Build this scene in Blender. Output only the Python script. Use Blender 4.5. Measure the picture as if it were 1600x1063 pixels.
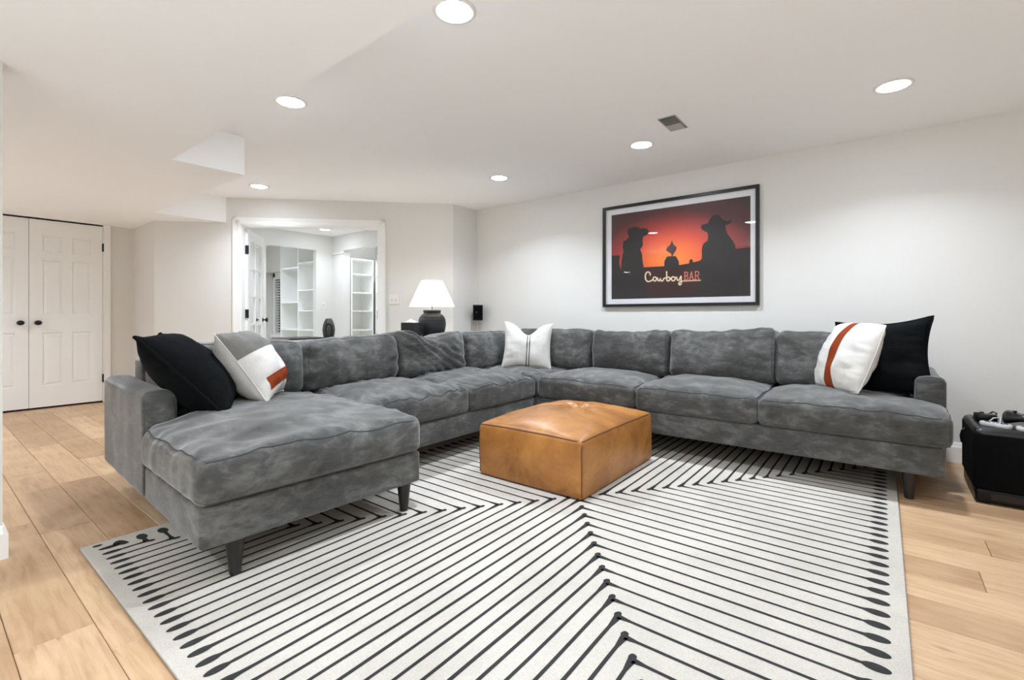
import bpy, bmesh, math, random
from mathutils import Vector, Matrix, noise

random.seed(7)
R = math.radians
S2 = math.sqrt(0.5)
scene = bpy.context.scene
for o in list(bpy.data.objects):
    bpy.data.objects.remove(o)
C = scene.collection

# ------------------------------------------------------------------ camera, world, exposure
CAM_H, FPX, CX, HY, YAW = 1.02, 742.0, 800.0, 494.0, R(38)
cam = bpy.data.objects.new('camera', bpy.data.cameras.new('camera'))
C.objects.link(cam)
cam.location = (0, 0, CAM_H)
cam.rotation_euler = (R(90), 0, YAW)
cam.data.sensor_width = 36
cam.data.lens = FPX / 1600 * 36
cam.data.shift_y = -(531.5 - HY) / 1600
cam.data.clip_start = 0.05
scene.camera = cam

world = bpy.data.worlds.new('world')
scene.world = world
world.use_nodes = True
world.node_tree.nodes['Background'].inputs[0].default_value = (0.01, 0.012, 0.02, 1)   # night outside
world.node_tree.nodes['Background'].inputs[1].default_value = 0.2

vs = scene.view_settings
vs.view_transform = 'Standard'
vs.look = 'None'
vs.exposure = 0.70
vs.gamma = 1
vs.use_curve_mapping = False
CAN, CAN_W, CAN_SPREAD = 50.0, 9.5, R(132)     # recessed downlight: lens radiance, lamp power, beam
CAN_COL = (0.87, 0.967, 1.10)
scene.cycles.max_bounces = 16
scene.cycles.diffuse_bounces = 12

SN, CS = math.sin(YAW), math.cos(YAW)
def ray(px):
    u = (px - CX) / FPX
    return (-SN + u * CS, CS + u * SN)
def on_y(px, py, y):
    a = ray(px); t = y / a[1]
    return (a[0] * t, CAM_H + (HY - py) / FPX * t)

# ------------------------------------------------------------------ materials
MATS = {}
def lin(c):
    return tuple(((v / 255) / 12.92 if v / 255 <= 0.04045 else ((v / 255 + 0.055) / 1.055) ** 2.4) for v in c) + (1,)

class NT:
    def __init__(s, name):
        s.m = bpy.data.materials.new(name); s.m.use_nodes = True
        s.t = s.m.node_tree; s.n = s.t.nodes; s.l = s.t.links
        s.b = s.n['Principled BSDF']; s.out = s.n['Material Output']
        MATS[name] = s.m
    def new(s, t, **kw):
        n = s.n.new(t)
        for k, v in kw.items():
            setattr(n, k, v)
        return n
    def link(s, a, b): s.l.new(a, b)
    def set(s, **kw):
        for k, v in kw.items():
            s.b.inputs[k.replace('_', ' ')].default_value = v
    def coord(s, kind='Object', scale=(1, 1, 1), rand=False):
        tc = s.new('ShaderNodeTexCoord'); mp = s.new('ShaderNodeMapping')
        mp.inputs['Scale'].default_value = scale
        s.link(tc.outputs[kind], mp.inputs['Vector'])
        if rand:
            oi = s.new('ShaderNodeObjectInfo'); mu = s.new('ShaderNodeMath', operation='MULTIPLY')
            mu.inputs[1].default_value = 37.0
            s.link(oi.outputs['Random'], mu.inputs[0]); s.link(mu.outputs[0], mp.inputs['Location'])
        return mp.outputs[0]
    def noise(s, vec, scale, detail=4, rough=0.55, dist=0.0):
        n = s.new('ShaderNodeTexNoise')
        n.inputs['Scale'].default_value = scale; n.inputs['Detail'].default_value = detail
        n.inputs['Roughness'].default_value = rough; n.inputs['Distortion'].default_value = dist
        s.link(vec, n.inputs['Vector'])
        return n.outputs['Fac']
    def ramp(s, fac, stops):
        r = s.new('ShaderNodeValToRGB'); e = r.color_ramp.elements
        while len(e) < len(stops): e.new(0.5)
        for i, (p, c) in enumerate(stops):
            e[i].position = p; e[i].color = c
        s.link(fac, r.inputs[0])
        return r.outputs[0]
    def mix(s, fac, a, b, mode='MIX'):
        m = s.new('ShaderNodeMix', data_type='RGBA', blend_type=mode)
        if isinstance(fac, float): m.inputs[0].default_value = fac
        else: s.link(fac, m.inputs[0])
        for i, v in ((6, a), (7, b)):
            if isinstance(v, tuple): m.inputs[i].default_value = v
            else: s.link(v, m.inputs[i])
        return m.outputs[2]
    def color(s, v): s.link(v, s.b.inputs['Base Color'])
    def bump(s, fac, strength, dist=0.01):
        b = s.new('ShaderNodeBump'); b.inputs['Strength'].default_value = strength
        b.inputs['Distance'].default_value = dist
        s.link(fac, b.inputs['Height']); s.link(b.outputs[0], s.b.inputs['Normal'])

def simple(name, rgb, rough=0.5, metal=0.0, spec=0.5, coat=0.0, var=0.0, vscale=8.0):
    t = NT(name)
    t.set(Roughness=rough, Metallic=metal)
    t.b.inputs['Specular IOR Level'].default_value = spec
    t.b.inputs['Coat Weight'].default_value = coat
    if var:
        f = t.noise(t.coord(), vscale, 4)
        c = lin(rgb)
        a = tuple(v * (1 - var) for v in c[:3]) + (1,); b = tuple(min(1, v * (1 + var)) for v in c[:3]) + (1,)
        t.color(t.ramp(f, [(0.3, a), (0.7, b)]))
    else:
        t.b.inputs['Base Color'].default_value = lin(rgb)
    return t.m

def paint(name, rgb, rough, bump):
    t = NT(name); t.set(Roughness=rough)
    t.b.inputs['Base Color'].default_value = lin(rgb)
    f = t.noise(t.coord(), 160, 3)
    t.bump(f, bump, 0.002)
paint('wall_paint', (223, 221, 216), 0.75, 0.08)
paint('ceiling_paint', (249, 248, 246), 0.85, 0.12)
paint('trim_paint', (242, 242, 239), 0.55, 0.02)

def emis(name, rgb, strength):
    t = NT(name)
    t.n.remove(t.b)
    e = t.new('ShaderNodeEmission'); e.inputs[0].default_value = tuple(rgb) + (1,); e.inputs[1].default_value = strength
    t.link(e.outputs[0], t.out.inputs[0])
emis('lens', CAN_COL, CAN)
emis('bulb', (1, 0.93, 0.82), 60)

def wood():
    t = NT('oak')
    v = t.coord('Object', (1, 1, 1), rand=True)
    v2 = t.coord('Object', (0.9, 9, 9), rand=True)
    grain = t.noise(v2, 4.0, 6, 0.6, 0.6)
    fine = t.noise(t.coord('Object', (3, 90, 90), rand=True), 3.0, 3)
    blot = t.noise(v, 3.5, 3)
    oi = t.new('ShaderNodeObjectInfo')
    base = t.ramp(oi.outputs['Random'], [(0.0, lin((176, 142, 107))), (0.35, lin((196, 162, 125))), (0.7, lin((208, 175, 138))), (1.0, lin((185, 152, 117)))])
    c1 = t.mix(t.ramp(grain, [(0.42, (0, 0, 0, 1)), (0.72, (0.7, 0.7, 0.7, 1))]), base, lin((158, 116, 80)))
    c2 = t.mix(t.ramp(fine, [(0.5, (0, 0, 0, 1)), (0.8, (0.3, 0.3, 0.3, 1))]), c1, lin((170, 130, 94)))
    c3 = t.mix(t.ramp(blot, [(0.45, (0, 0, 0, 1)), (0.75, (0.4, 0.4, 0.4, 1))]), c2, lin((222, 190, 152)))
    kn = t.noise(t.coord('Object', (1.5, 7, 7), rand=True), 2.2, 2, 0.5, 1.2)
    c4 = t.mix(t.ramp(kn, [(0.72, (0, 0, 0, 1)), (0.80, (0.75, 0.75, 0.75, 1))]), c3, lin((120, 84, 56)))
    t.color(c4)
    t.set(Roughness=0.42)
    t.bump(grain, 0.05, 0.003)
wood()
simple('subfloor', (226, 221, 215), 0.7, var=0.1)  # kept pale so the unseen rear floor bounces light to the ceiling

def velvet():
    t = NT('velvet')
    v = t.coord('Object', (1, 1, 1))
    big = t.noise(v, 3.2, 5, 0.62, 0.8)
    mid = t.noise(t.coord('Object', (1.0, 1.0, 2.2)), 11, 5, 0.65, 0.5)
    add = t.new('ShaderNodeMath', operation='ADD'); add.use_clamp = True
    mu = t.new('ShaderNodeMath', operation='MULTIPLY'); mu.inputs[1].default_value = 0.5
    mu2 = t.new('ShaderNodeMath', operation='MULTIPLY'); mu2.inputs[1].default_value = 0.5
    t.link(big, mu.inputs[0]); t.link(mid, mu2.inputs[0]); t.link(mu.outputs[0], add.inputs[0]); t.link(mu2.outputs[0], add.inputs[1])
    col = t.ramp(add.outputs[0], [(0.34, lin((58, 58, 56))), (0.5, lin((80, 80, 78))), (0.65, lin((116, 116, 113)))])
    t.color(col)
    t.set(Roughness=0.9)
    t.b.inputs['Specular IOR Level'].default_value = 0.15
    t.b.inputs['Sheen Weight'].default_value = 0.5
    t.b.inputs['Sheen Roughness'].default_value = 0.4
    t.bump(t.noise(v, 60, 4), 0.12, 0.004)
velvet()
simple('piping_fabric', (80, 80, 78), 0.9, spec=0.1)

def leather():
    t = NT('leather')
    v = t.coord('Object')
    a = t.noise(v, 3.0, 6, 0.65, 0.8)
    b = t.noise(v, 14, 4, 0.6)
    c = t.ramp(a, [(0.3, lin((128, 80, 34))), (0.5, lin((166, 110, 52))), (0.72, lin((186, 130, 68)))])
    c = t.mix(t.ramp(b, [(0.5, (0, 0, 0, 1)), (0.8, (0.35, 0.35, 0.35, 1))]), c, lin((120, 74, 36)))
    t.color(c)
    t.set(Roughness=0.36)
    t.link(t.ramp(b, [(0.3, (0.3, 0.3, 0.3, 1)), (0.7, (0.46, 0.46, 0.46, 1))]), t.b.inputs['Roughness'])
    vo = t.new('ShaderNodeTexVoronoi'); vo.inputs['Scale'].default_value = 170
    t.link(v, vo.inputs['Vector'])
    t.bump(vo.outputs['Distance'], 0.1, 0.001)
leather()
simple('leather_piping', (112, 68, 32), 0.5)

def rugmat(name, lo, hi, sc, bump):
    t = NT(name)
    v = t.coord('Object')
    a = t.noise(v, 2.2, 5, 0.6)
    b = t.noise(v, sc, 3)
    c = t.ramp(a, [(0.35, lin(lo)), (0.65, lin(hi))])
    c = t.mix(t.ramp(b, [(0.35, (0.28, 0.28, 0.28, 1)), (0.6, (0, 0, 0, 1))]), c, lin(tuple(x * 0.72 for x in lo)))
    t.color(c); t.set(Roughness=0.95)
    t.b.inputs['Specular IOR Level'].default_value = 0.1
    t.bump(b, bump, 0.003)
rugmat('rug_cream', (190, 184, 174), (205, 199, 189), 260, 0.4)
rugmat('rug_black', (52, 52, 51), (62, 62, 61), 240, 0.4)
rugmat('boucle', (10, 12, 13), (17, 19, 20), 130, 1.0)
rugmat('pillow_white', (212, 209, 203), (222, 219, 213), 300, 0.15)
rugmat('pillow_grey', (104, 103, 98), (136, 134, 128), 220, 0.5)
rugmat('pillow_rust', (128, 54, 26), (148, 66, 34), 200, 0.2)
rugmat('pillow_dark_stripe', (48, 48, 46), (58, 58, 56), 200, 0.2)
rugmat('case_fabric', (9, 9, 10), (15, 15, 16), 300, 0.3)
simple('black_wood', (30, 28, 27), 0.35)
simple('black_metal', (22, 22, 22), 0.4, spec=0.4)
simple('black_plastic', (16, 16, 17), 0.32)
simple('black_gloss', (9, 9, 10), 0.3, spec=0.25)
simple('ceramic', (42, 43, 45), 0.45, var=0.12, vscale=14)
simple('dark_grey_plastic', (58, 58, 54), 0.5, var=0.1, vscale=30)
simple('brass', (150, 140, 120), 0.3, metal=1.0)
simple('frame_black', (20, 19, 18), 0.35)
simple('mat_board', (238, 238, 240), 0.8)
simple('silhouette_ink', (38, 34, 33), 0.6)
simple('silhouette_ink_lit', (60, 26, 24), 0.6)
simple('sign_cream', (250, 226, 190), 0.6)
simple('sign_red', (222, 128, 104), 0.6)
simple('sign_underline', (240, 190, 160), 0.6)
simple('sign_board', (58, 30, 26), 0.6)
simple('plate_white', (232, 229, 221), 0.35)
simple('grey_controller', (196, 195, 192), 0.4)
simple('controller_button', (70, 70, 76), 0.4)
simple('tissue', (245, 245, 245), 0.9)
simple('desk_wood', (176, 164, 150), 0.6, var=0.06)
simple('blind_white', (232, 230, 224), 0.5)
simple('vent_grey', (176, 173, 167), 0.5)
simple('vent_dark', (84, 82, 78), 0.6)
simple('book_dark', (50, 48, 46), 0.6)
simple('book_tan', (176, 160, 140), 0.6)

def glassmat(name, rough=0.0, refl=1.0):
    t = NT(name)
    g = t.new('ShaderNodeBsdfGlossy'); g.inputs['Roughness'].default_value = rough
    tr = t.new('ShaderNodeBsdfTransparent'); fr = t.new('ShaderNodeFresnel'); fr.inputs[0].default_value = 1.45
    mx = t.new('ShaderNodeMixShader')
    mu = t.new('ShaderNodeMath', operation='MULTIPLY'); mu.inputs[1].default_value = refl; t.link(fr.outputs[0], mu.inputs[0])
    t.link(mu.outputs[0], mx.inputs[0]); t.link(tr.outputs[0], mx.inputs[1]); t.link(g.outputs[0], mx.inputs[2])
    t.link(mx.outputs[0], t.out.inputs[0])
glassmat('glass', 0.0, 0.35)
glassmat('picture_glass', 0.0, 0.4)
def night_glass():
    simple('night_pane', (8, 9, 11), 0.5, spec=0.1)
night_glass()

def shade():
    t = NT('lamp_shade_fabric')
    d = t.new('ShaderNodeBsdfDiffuse'); d.inputs[0].default_value = (0.92, 0.9, 0.86, 1)
    tr = t.new('ShaderNodeBsdfTranslucent'); tr.inputs[0].default_value = (0.95, 0.93, 0.88, 1)
    mx = t.new('ShaderNodeMixShader'); mx.inputs[0].default_value = 0.6
    t.link(d.outputs[0], mx.inputs[1]); t.link(tr.outputs[0], mx.inputs[2]); t.link(mx.outputs[0], t.out.inputs[0])
shade()

def sunset():
    t = NT('sunset_print')
    v = t.coord('Object')
    sx = t.new('ShaderNodeSeparateXYZ'); t.link(v, sx.inputs[0])
    # object origin lies at the glow's centre; x along the wall, z up
    dx = t.new('ShaderNodeMath', operation='MULTIPLY'); dx.inputs[1].default_value = 0.72; t.link(sx.outputs[0], dx.inputs[0])
    dz = t.new('ShaderNodeMath', operation='MULTIPLY'); dz.inputs[1].default_value = 1.15; t.link(sx.outputs[2], dz.inputs[0])
    px = t.new('ShaderNodeMath', operation='POWER'); px.inputs[1].default_value = 2; t.link(dx.outputs[0], px.inputs[0])
    ab = t.new('ShaderNodeMath', operation='ABSOLUTE'); t.link(dx.outputs[0], ab.inputs[0])
    t.link(ab.outputs[0], px.inputs[0])
    ab2 = t.new('ShaderNodeMath', operation='ABSOLUTE'); t.link(dz.outputs[0], ab2.inputs[0])
    pz = t.new('ShaderNodeMath', operation='POWER'); pz.inputs[1].default_value = 2; t.link(ab2.outputs[0], pz.inputs[0])
    ad = t.new('ShaderNodeMath', operation='ADD'); t.link(px.outputs[0], ad.inputs[0]); t.link(pz.outputs[0], ad.inputs[1])
    sq = t.new('ShaderNodeMath', operation='SQRT'); t.link(ad.outputs[0], sq.inputs[0])
    col = t.ramp(sq.outputs[0], [(0.0, lin((250, 150, 70))), (0.14, lin((246, 122, 58))), (0.28, lin((222, 84, 58))), (0.42, lin((166, 58, 52))),
                                (0.56, lin((92, 46, 46))), (0.75, lin((58, 42, 42)))])
    t.color(col); t.set(Roughness=0.5)
sunset()

# ------------------------------------------------------------------ mesh helpers
class MB:
    def __init__(s): s.v = []; s.f = []
    def add(s, vs, fs):
        o = len(s.v); s.v += [tuple(v) for v in vs]; s.f += [tuple(i + o for i in f) for f in fs]
        return s
    def box(s, x0, x1, y0, y1, z0, z1):
        return s.add([(x0, y0, z0), (x1, y0, z0), (x1, y1, z0), (x0, y1, z0), (x0, y0, z1), (x1, y0, z1), (x1, y1, z1), (x0, y1, z1)],
                     [(0, 3, 2, 1), (4, 5, 6, 7), (0, 1, 5, 4), (1, 2, 6, 5), (2, 3, 7, 6), (3, 0, 4, 7)])
    def prism(s, pts, z0, z1):
        n = len(pts)
        return s.add([(x, y, z0) for x, y in pts] + [(x, y, z1) for x, y in pts],
                     [tuple(range(n))[::-1], tuple(range(n, 2 * n))] + [(i, (i + 1) % n, n + (i + 1) % n, n + i) for i in range(n)])
    def lathe(s, prof, n=32, cx=0, cy=0, cap=True):
        vs = []; fs = []
        for r, z in prof:
            for k in range(n):
                a = 2 * math.pi * k / n
                vs.append((cx + r * math.cos(a), cy + r * math.sin(a), z))
        for i in range(len(prof) - 1):
            for k in range(n):
                fs.append((i * n + k, i * n + (k + 1) % n, (i + 1) * n + (k + 1) % n, (i + 1) * n + k))
        if cap:
            fs.append(tuple(range(n))[::-1]); fs.append(tuple(range((len(prof) - 1) * n, len(prof) * n)))
        return s.add(vs, fs)
    def tube(s, pts, r, n=8, closed=False):
        pts = [Vector(p) for p in pts]; m = len(pts); vs = []; fs = []
        up = Vector((0, 0, 1)); prev = None
        for i, p in enumerate(pts):
            a = pts[(i - 1) % m] if (closed or i > 0) else p
            b = pts[(i + 1) % m] if (closed or i < m - 1) else p
            d = (b - a).normalized() if (b - a).length > 1e-9 else Vector((1, 0, 0))
            if prev is None:
                x = d.cross(up)
                if x.length < 1e-3: x = d.cross(Vector((1, 0, 0)))
            else:
                x = prev - d * prev.dot(d)
                if x.length < 1e-4: x = d.cross(up)
            x.normalize(); prev = x
            y = d.cross(x)
            rr = r[i] if isinstance(r, (list, tuple)) else r
            for k in range(n):
                t = 2 * math.pi * k / n
                vs.append(p + x * (rr * math.cos(t)) + y * (rr * math.sin(t)))
        for i in range(m if closed else m - 1):
            j = (i + 1) % m
            for k in range(n):
                fs.append((i * n + k, i * n + (k + 1) % n, j * n + (k + 1) % n, j * n + k))
        if not closed:
            fs.append(tuple(range(n))[::-1]); fs.append(tuple(range((m - 1) * n, m * n)))
        return s.add(vs, fs)
    def map(s, fn):
        s.v = [tuple(fn(*v)) for v in s.v]; return s
    def build(s, name, mat, parent=None, smooth=False, bevel=0.0, segs=2, fix=True, mesh_only=False):
        me = bpy.data.meshes.new(name); me.from_pydata(s.v, [], s.f)
        if fix or bevel:
            bm = bmesh.new(); bm.from_mesh(me)
            if bevel:
                bmesh.ops.bevel(bm, geom=list(bm.edges), offset=bevel, segments=segs, affect='EDGES', profile=0.6, clamp_overlap=True)
            bmesh.ops.recalc_face_normals(bm, faces=bm.faces)
            bm.to_mesh(me); bm.free()
        if smooth:
            for p in me.polygons: p.use_smooth = True
        me.materials.append(MATS[mat])
        if mesh_only: return me
        return link(name, me, parent)

def link(name, me, parent=None, loc=None, rot=None):
    o = bpy.data.objects.new(name, me); C.objects.link(o)
    if parent is not None: o.parent = parent
    if loc is not None: o.location = loc
    if rot is not None: o.rotation_euler = rot
    return o
def empty(name, loc=(0, 0, 0), rz=0.0):
    o = bpy.data.objects.new(name, None); C.objects.link(o)
    o.location = loc; o.rotation_euler = (0, 0, rz); o.empty_display_size = 0.1
    return o
def tag(o, label, cat, group=None):
    o['label'] = label; o['category'] = cat
    if group: o['group'] = group
    return o
def struct(o, label=None):
    o['kind'] = 'structure'
    if label: o['label'] = label
    return o
def sm(a, b, x):
    t = max(0.0, min(1.0, (x - a) / (b - a))); return t * t * (3 - 2 * t)

def axis_pts(L, r, step):
    h = L / 2
    n = max(2, int(round((L - 2 * r) / step)))
    e = [0, 0.2 * r, 0.42 * r, 0.7 * r]
    return [-h + x for x in e] + [-h + r + (L - 2 * r) * i / n for i in range(n + 1)] + [h - x for x in reversed(e)]
def rbox(w, d, h, r, step, fn=None):
    """closed rounded box centred on the origin, every vertex passed through fn"""
    X, Y, Z = axis_pts(w, r, step), axis_pts(d, r, step), axis_pts(h, r, step)
    nx, ny, nz = len(X) - 1, len(Y) - 1, len(Z) - 1
    idx = {}; vs = []; fs = []
    hw, hd, hh = w / 2 - r, d / 2 - r, h / 2 - r
    def vid(i, j, k):
        key = (i, j, k)
        if key not in idx:
            p = Vector((X[i], Y[j], Z[k]))
            q = Vector((max(-hw, min(hw, p.x)), max(-hd, min(hd, p.y)), max(-hh, min(hh, p.z))))
            dd = p - q
            if dd.length > 1e-9: p = q + dd.normalized() * r
            idx[key] = len(vs); vs.append(fn(p) if fn else p)
        return idx[key]
    for i in range(nx):
        for j in range(ny):
            fs.append((vid(i, j, nz), vid(i + 1, j, nz), vid(i + 1, j + 1, nz), vid(i, j + 1, nz)))
            fs.append((vid(i, j, 0), vid(i, j + 1, 0), vid(i + 1, j + 1, 0), vid(i + 1, j, 0)))
    for i in range(nx):
        for k in range(nz):
            fs.append((vid(i, 0, k), vid(i + 1, 0, k), vid(i + 1, 0, k + 1), vid(i, 0, k + 1)))
            fs.append((vid(i, ny, k), vid(i, ny, k + 1), vid(i + 1, ny, k + 1), vid(i + 1, ny, k)))
    for j in range(ny):
        for k in range(nz):
            fs.append((vid(0, j, k), vid(0, j, k + 1), vid(0, j + 1, k + 1), vid(0, j + 1, k)))
            fs.append((vid(nx, j, k), vid(nx, j + 1, k), vid(nx, j + 1, k + 1), vid(nx, j, k + 1)))
    return vs, fs
def rb(name, mat, parent, x0, x1, y0, y1, z0, z1, r=0.02, step=0.08, fn=None):
    cx, cy, cz = (x0 + x1) / 2, (y0 + y1) / 2, (z0 + z1) / 2
    vs, fs = rbox(x1 - x0, y1 - y0, z1 - z0, r, step, fn)
    m = MB(); m.add([(v[0] + cx, v[1] + cy, v[2] + cz) for v in vs], fs)
    return m.build(name, mat, parent, smooth=True, fix=False)

# ------------------------------------------------------------------ room shell
CEIL, SOF = 2.375, 2.09
WY, WX = 4.52, -4.10                 # picture wall, short return wall
XR, YB, XC = 2.6, -2.6, -7.25        # right wall, rear wall, closet wall

def diag(s, q, z):                   # wall set at 45 degrees: s along it, q into the study
    return (WX - s * S2 - q * S2, 4.09 - s * S2 + q * S2, z)

floor = struct(MB().box(-9.6, XR, YB, 5.6, -0.06, -0.0125).build('floor', 'subfloor'), 'pale oak plank floor')
struct(MB().box(-9.6, XR + 0.1, YB - 0.1, 5.6, CEIL, CEIL + 0.1).build('ceiling', 'ceiling_paint'), 'smooth off-white painted ceiling')
sof = [(XR, YB), (XR, 1.125), (-3.82, 1.125), (-3.82, 1.59), (-5.92, 1.59), (-5.92, 2.268), (-6.459, 1.731), (XC, 1.731), (XC, YB)]
struct(MB().prism(sof, SOF, CEIL).build('ceiling_soffit', 'ceiling_paint'), 'lowered stepped soffit of the off-white ceiling')
struct(MB().box(WX, XR + 0.1, WY, WY + 0.1, 0, CEIL).build('wall_right', 'wall_paint'), 'off-white wall behind the framed picture')
struct(MB().box(WX - 0.1, WX, 4.09, WY + 0.1, 0, CEIL).build('wall_return', 'wall_paint'), 'short off-white return wall in the far corner')
w = MB()
w.box(0, 0.875, 0, 0.12, 0, CEIL); w.box(2.428, 3.336, 0, 0.12, 0, CEIL); w.box(0.875, 2.428, 0, 0.12, 2.075, CEIL)
w.map(diag)
struct(w.build('wall_back', 'wall_paint'), 'off-white angled wall with the study doorway')
struct(MB().box(-7.52, -6.459, 1.731, 1.83, 0, CEIL).build('wall_alcove', 'wall_paint'), 'off-white side wall next to the closet')
w = MB(); w.box(XC - 0.1, XC, 1.51, 1.731, 0, SOF); w.box(XC - 0.1, XC, YB, 0.14, 0, SOF); w.box(XC - 0.16, XC - 0.1, 0.10, 1.55, 0, SOF)
struct(w.build('wall_left', 'wall_paint'), 'off-white wall around the closet doors')
struct(MB().box(-3.05, -2.92, YB, 0.255, 0, SOF).build('wall_front', 'wall_paint'), 'end of an off-white partition wall')
struct(MB().box(XR, XR + 0.1, YB, WY, 0, CEIL).build('wall_side', 'wall_paint'))
struct(MB().box(XC - 0.1, XR, YB - 0.1, YB, 0, CEIL).build('wall_rear', 'wall_paint'))

# study behind the doorway
w = MB(); w.box(-7.52, -7.42, 1.83, 3.40, 0, CEIL); w.box(-7.52, -7.42, 4.215, 4.62, 0, CEIL); w.box(-7.52, -7.42, 3.40, 4.215, 2.115, CEIL)
struct(w.build('wall_study_left', 'wall_paint'), 'white study wall with an opening to the bookshelves')
w = MB(); w.box(-7.42, -7.07, 4.5, 4.62, 0, CEIL); w.box(-5.5, WX - 0.1, 4.5, 4.62, 0, CEIL); w.box(-7.07, -5.5, 4.5, 4.62, 2.115, CEIL)
struct(w.build('wall_study_back', 'wall_paint'), 'white study wall with an opening to the shelved nook')
w = MB(); w.box(-9.6, -7.52, 4.62, 4.72, 0, CEIL); w.box(-9.6, -9.5, 2.5, 4.62, 0, CEIL); w.box(-9.6, -7.52, 2.5, 2.6, 0, CEIL); w.box(-9.5, -8.76, 4.34, 4.62, 1.86, CEIL)
struct(w.build('wall_study_far', 'wall_paint'))
w = MB(); w.box(-7.56, -7.46, 4.62, 5.5, 0, CEIL); w.box(-7.46, -5.4, 5.4, 5.5, 0, CEIL); w.box(-5.5, -5.4, 4.62, 5.4, 0, CEIL)
struct(w.build('wall_nook', 'wall_paint'))

# oak planks, each one laid
PW, PL = 0.188, 1.24
def plank_mesh(L):
    g = 0.0009; b = 0.0022
    vs = [(g, g, -0.012), (L - g, g, -0.012), (L - g, PW - g, -0.012), (g, PW - g, -0.012),
          (g, g, -b), (L - g, g, -b), (L - g, PW - g, -b), (g, PW - g, -b),
          (g + b, g + b, 0), (L - g - b, g + b, 0), (L - g - b, PW - g - b, 0), (g + b, PW - g - b, 0)]
    fs = [(8, 9, 10, 11)]
    for a in (0, 4):
        for i in range(4): fs.append((a + i, a + (i + 1) % 4, a + 4 + (i + 1) % 4, a + 4 + i))
    return MB().add(vs, fs).build('plank', 'oak', mesh_only=True)
full = plank_mesh(PL)
def visible(x, y):
    dep = -x * SN + y * CS; r = x * CS + y * SN
    if dep < 0.35: return False
    return abs(r / dep) < 1.32 and 0.0 < CAM_H * FPX / dep < 900
RUG = (-2.755, 0.065, 0.47, 4.17)
row = 0
y = -0.55
while y < WY:
    off = random.random() * PL
    x = -7.6 - off
    while x < 1.9:
        xs = [x + PL * t / 6 for t in range(7)]
        inroom = lambda X: (XC - 0.1 < X < XR) 
        vis = any(visible(X, Y) and inroom(X) and (X - Y > -8.4 or X < -6.4) for X in xs for Y in (y, y + PW))
        under = all(RUG[0] + 0.05 < X < RUG[1] - 0.05 for X in (x, x + PL)) and y > RUG[2] + 0.05 and y + PW < RUG[3]
        hidden = (x + PL < -3.7 and y > 1.75) or (x > -3.7 and x + PL < 0.2 and y > RUG[3])
        if vis and not under and not hidden:
            link('plank', full, floor, (x, y, 0))
        x += PL
    y += PW

# skirting boards
def baseboard(name, pts_fn, L, label=None):
    prof = [(0, 0), (0.016, 0), (0.016, 0.105), (0.010, 0.118), (0.006, 0.135), (0, 0.138)]
    m = MB(); n = len(prof)
    vs = [pts_fn(0, a, b) for a, b in prof] + [pts_fn(L, a, b) for a, b in prof]
    m.add(vs, [tuple(range(n)), tuple(range(n, 2 * n))] + [(i, (i + 1) % n, n + (i + 1) % n, n + i) for i in range(n)])
    return struct(m.build(name, 'trim_paint'), label)
baseboard('baseboard_right', lambda t, a, b: (WX + t, WY - a, b), XR - WX, 'white skirting board under the framed picture')
baseboard('baseboard_front', lambda t, a, b: (-2.92 + a, 0.255 - t, b), 2.85, 'white skirting board at the partition end')
baseboard('baseboard_partition', lambda t, a, b: (-2.904 - t, 0.255 + a, b), 0.16)
baseboard('baseboard_back', lambda t, a, b: diag(t, -a, b), 0.80)
baseboard('baseboard_back_left', lambda t, a, b: diag(2.53 + t, -a, b), 0.8)
baseboard('baseboard_alcove', lambda t, a, b: (XC + t, 1.731 - a, b), 0.79)

# doorway casing on the angled wall, and jamb lining
def casing(name, s0, s1, top, wd=0.085):
    m = MB()
    for a, b in ((0.0, 0.012), (0.02, 0.018), (0.06, 0.012)):
        pass
    for (i0, i1, th) in ((0, wd, 0.012), (0.012, wd - 0.014, 0.018), (wd - 0.03, wd - 0.006, 0.023)):
        m.box(s0 - i1, s0 - i0, -th, 0, 0, top + i1); m.box(s1 + i0, s1 + i1, -th, 0, 0, top + i1)
        m.box(s0 - i1, s1 + i1, -th, 0, top + i0, top + i1)
    m.map(diag)
    return struct(m.build(name, 'trim_paint'), 'white moulded casing around the study doorway')
casing('trim_1', 0.882, 2.421, 2.068)
m = MB(); m.box(0.875, 0.893, 0, 0.125, 0, 2.07); m.box(2.410, 2.428, 0, 0.125, 0, 2.07); m.box(0.875, 2.428, 0, 0.125, 2.057, 2.076); m.map(diag)
struct(m.build('trim_2', 'trim_paint'), 'white door jamb of the study doorway')
# closet casing
m = MB(); m.box(XC, XC + 0.016, 1.452, 1.512, 0, SOF); m.box(XC, XC + 0.022, 1.490, 1.508, 0, SOF)
m.box(XC, XC + 0.016, 0.145, 0.205, 0, SOF); m.box(XC - 0.05, XC, 1.446, 1.512, 0, SOF)
struct(m.build('trim_3', 'trim_paint'), 'white casing beside the closet doors')
m = MB(); m.box(XC - 0.09, XC - 0.05, 0.205, 1.446, 0.0, 0.03)  # black bar painting the shade in the gap below the doors
struct(m.build('gap_shade_strip', 'black_metal'), 'black strip standing in for the shade under the closet doors')
# ledge rail in the study corner
struct(MB().box(-7.42, -7.06, 4.478, 4.5, 2.062, 2.078).build('trim_5', 'trim_paint'), 'thin white rail beside the shelved nook')

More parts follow.
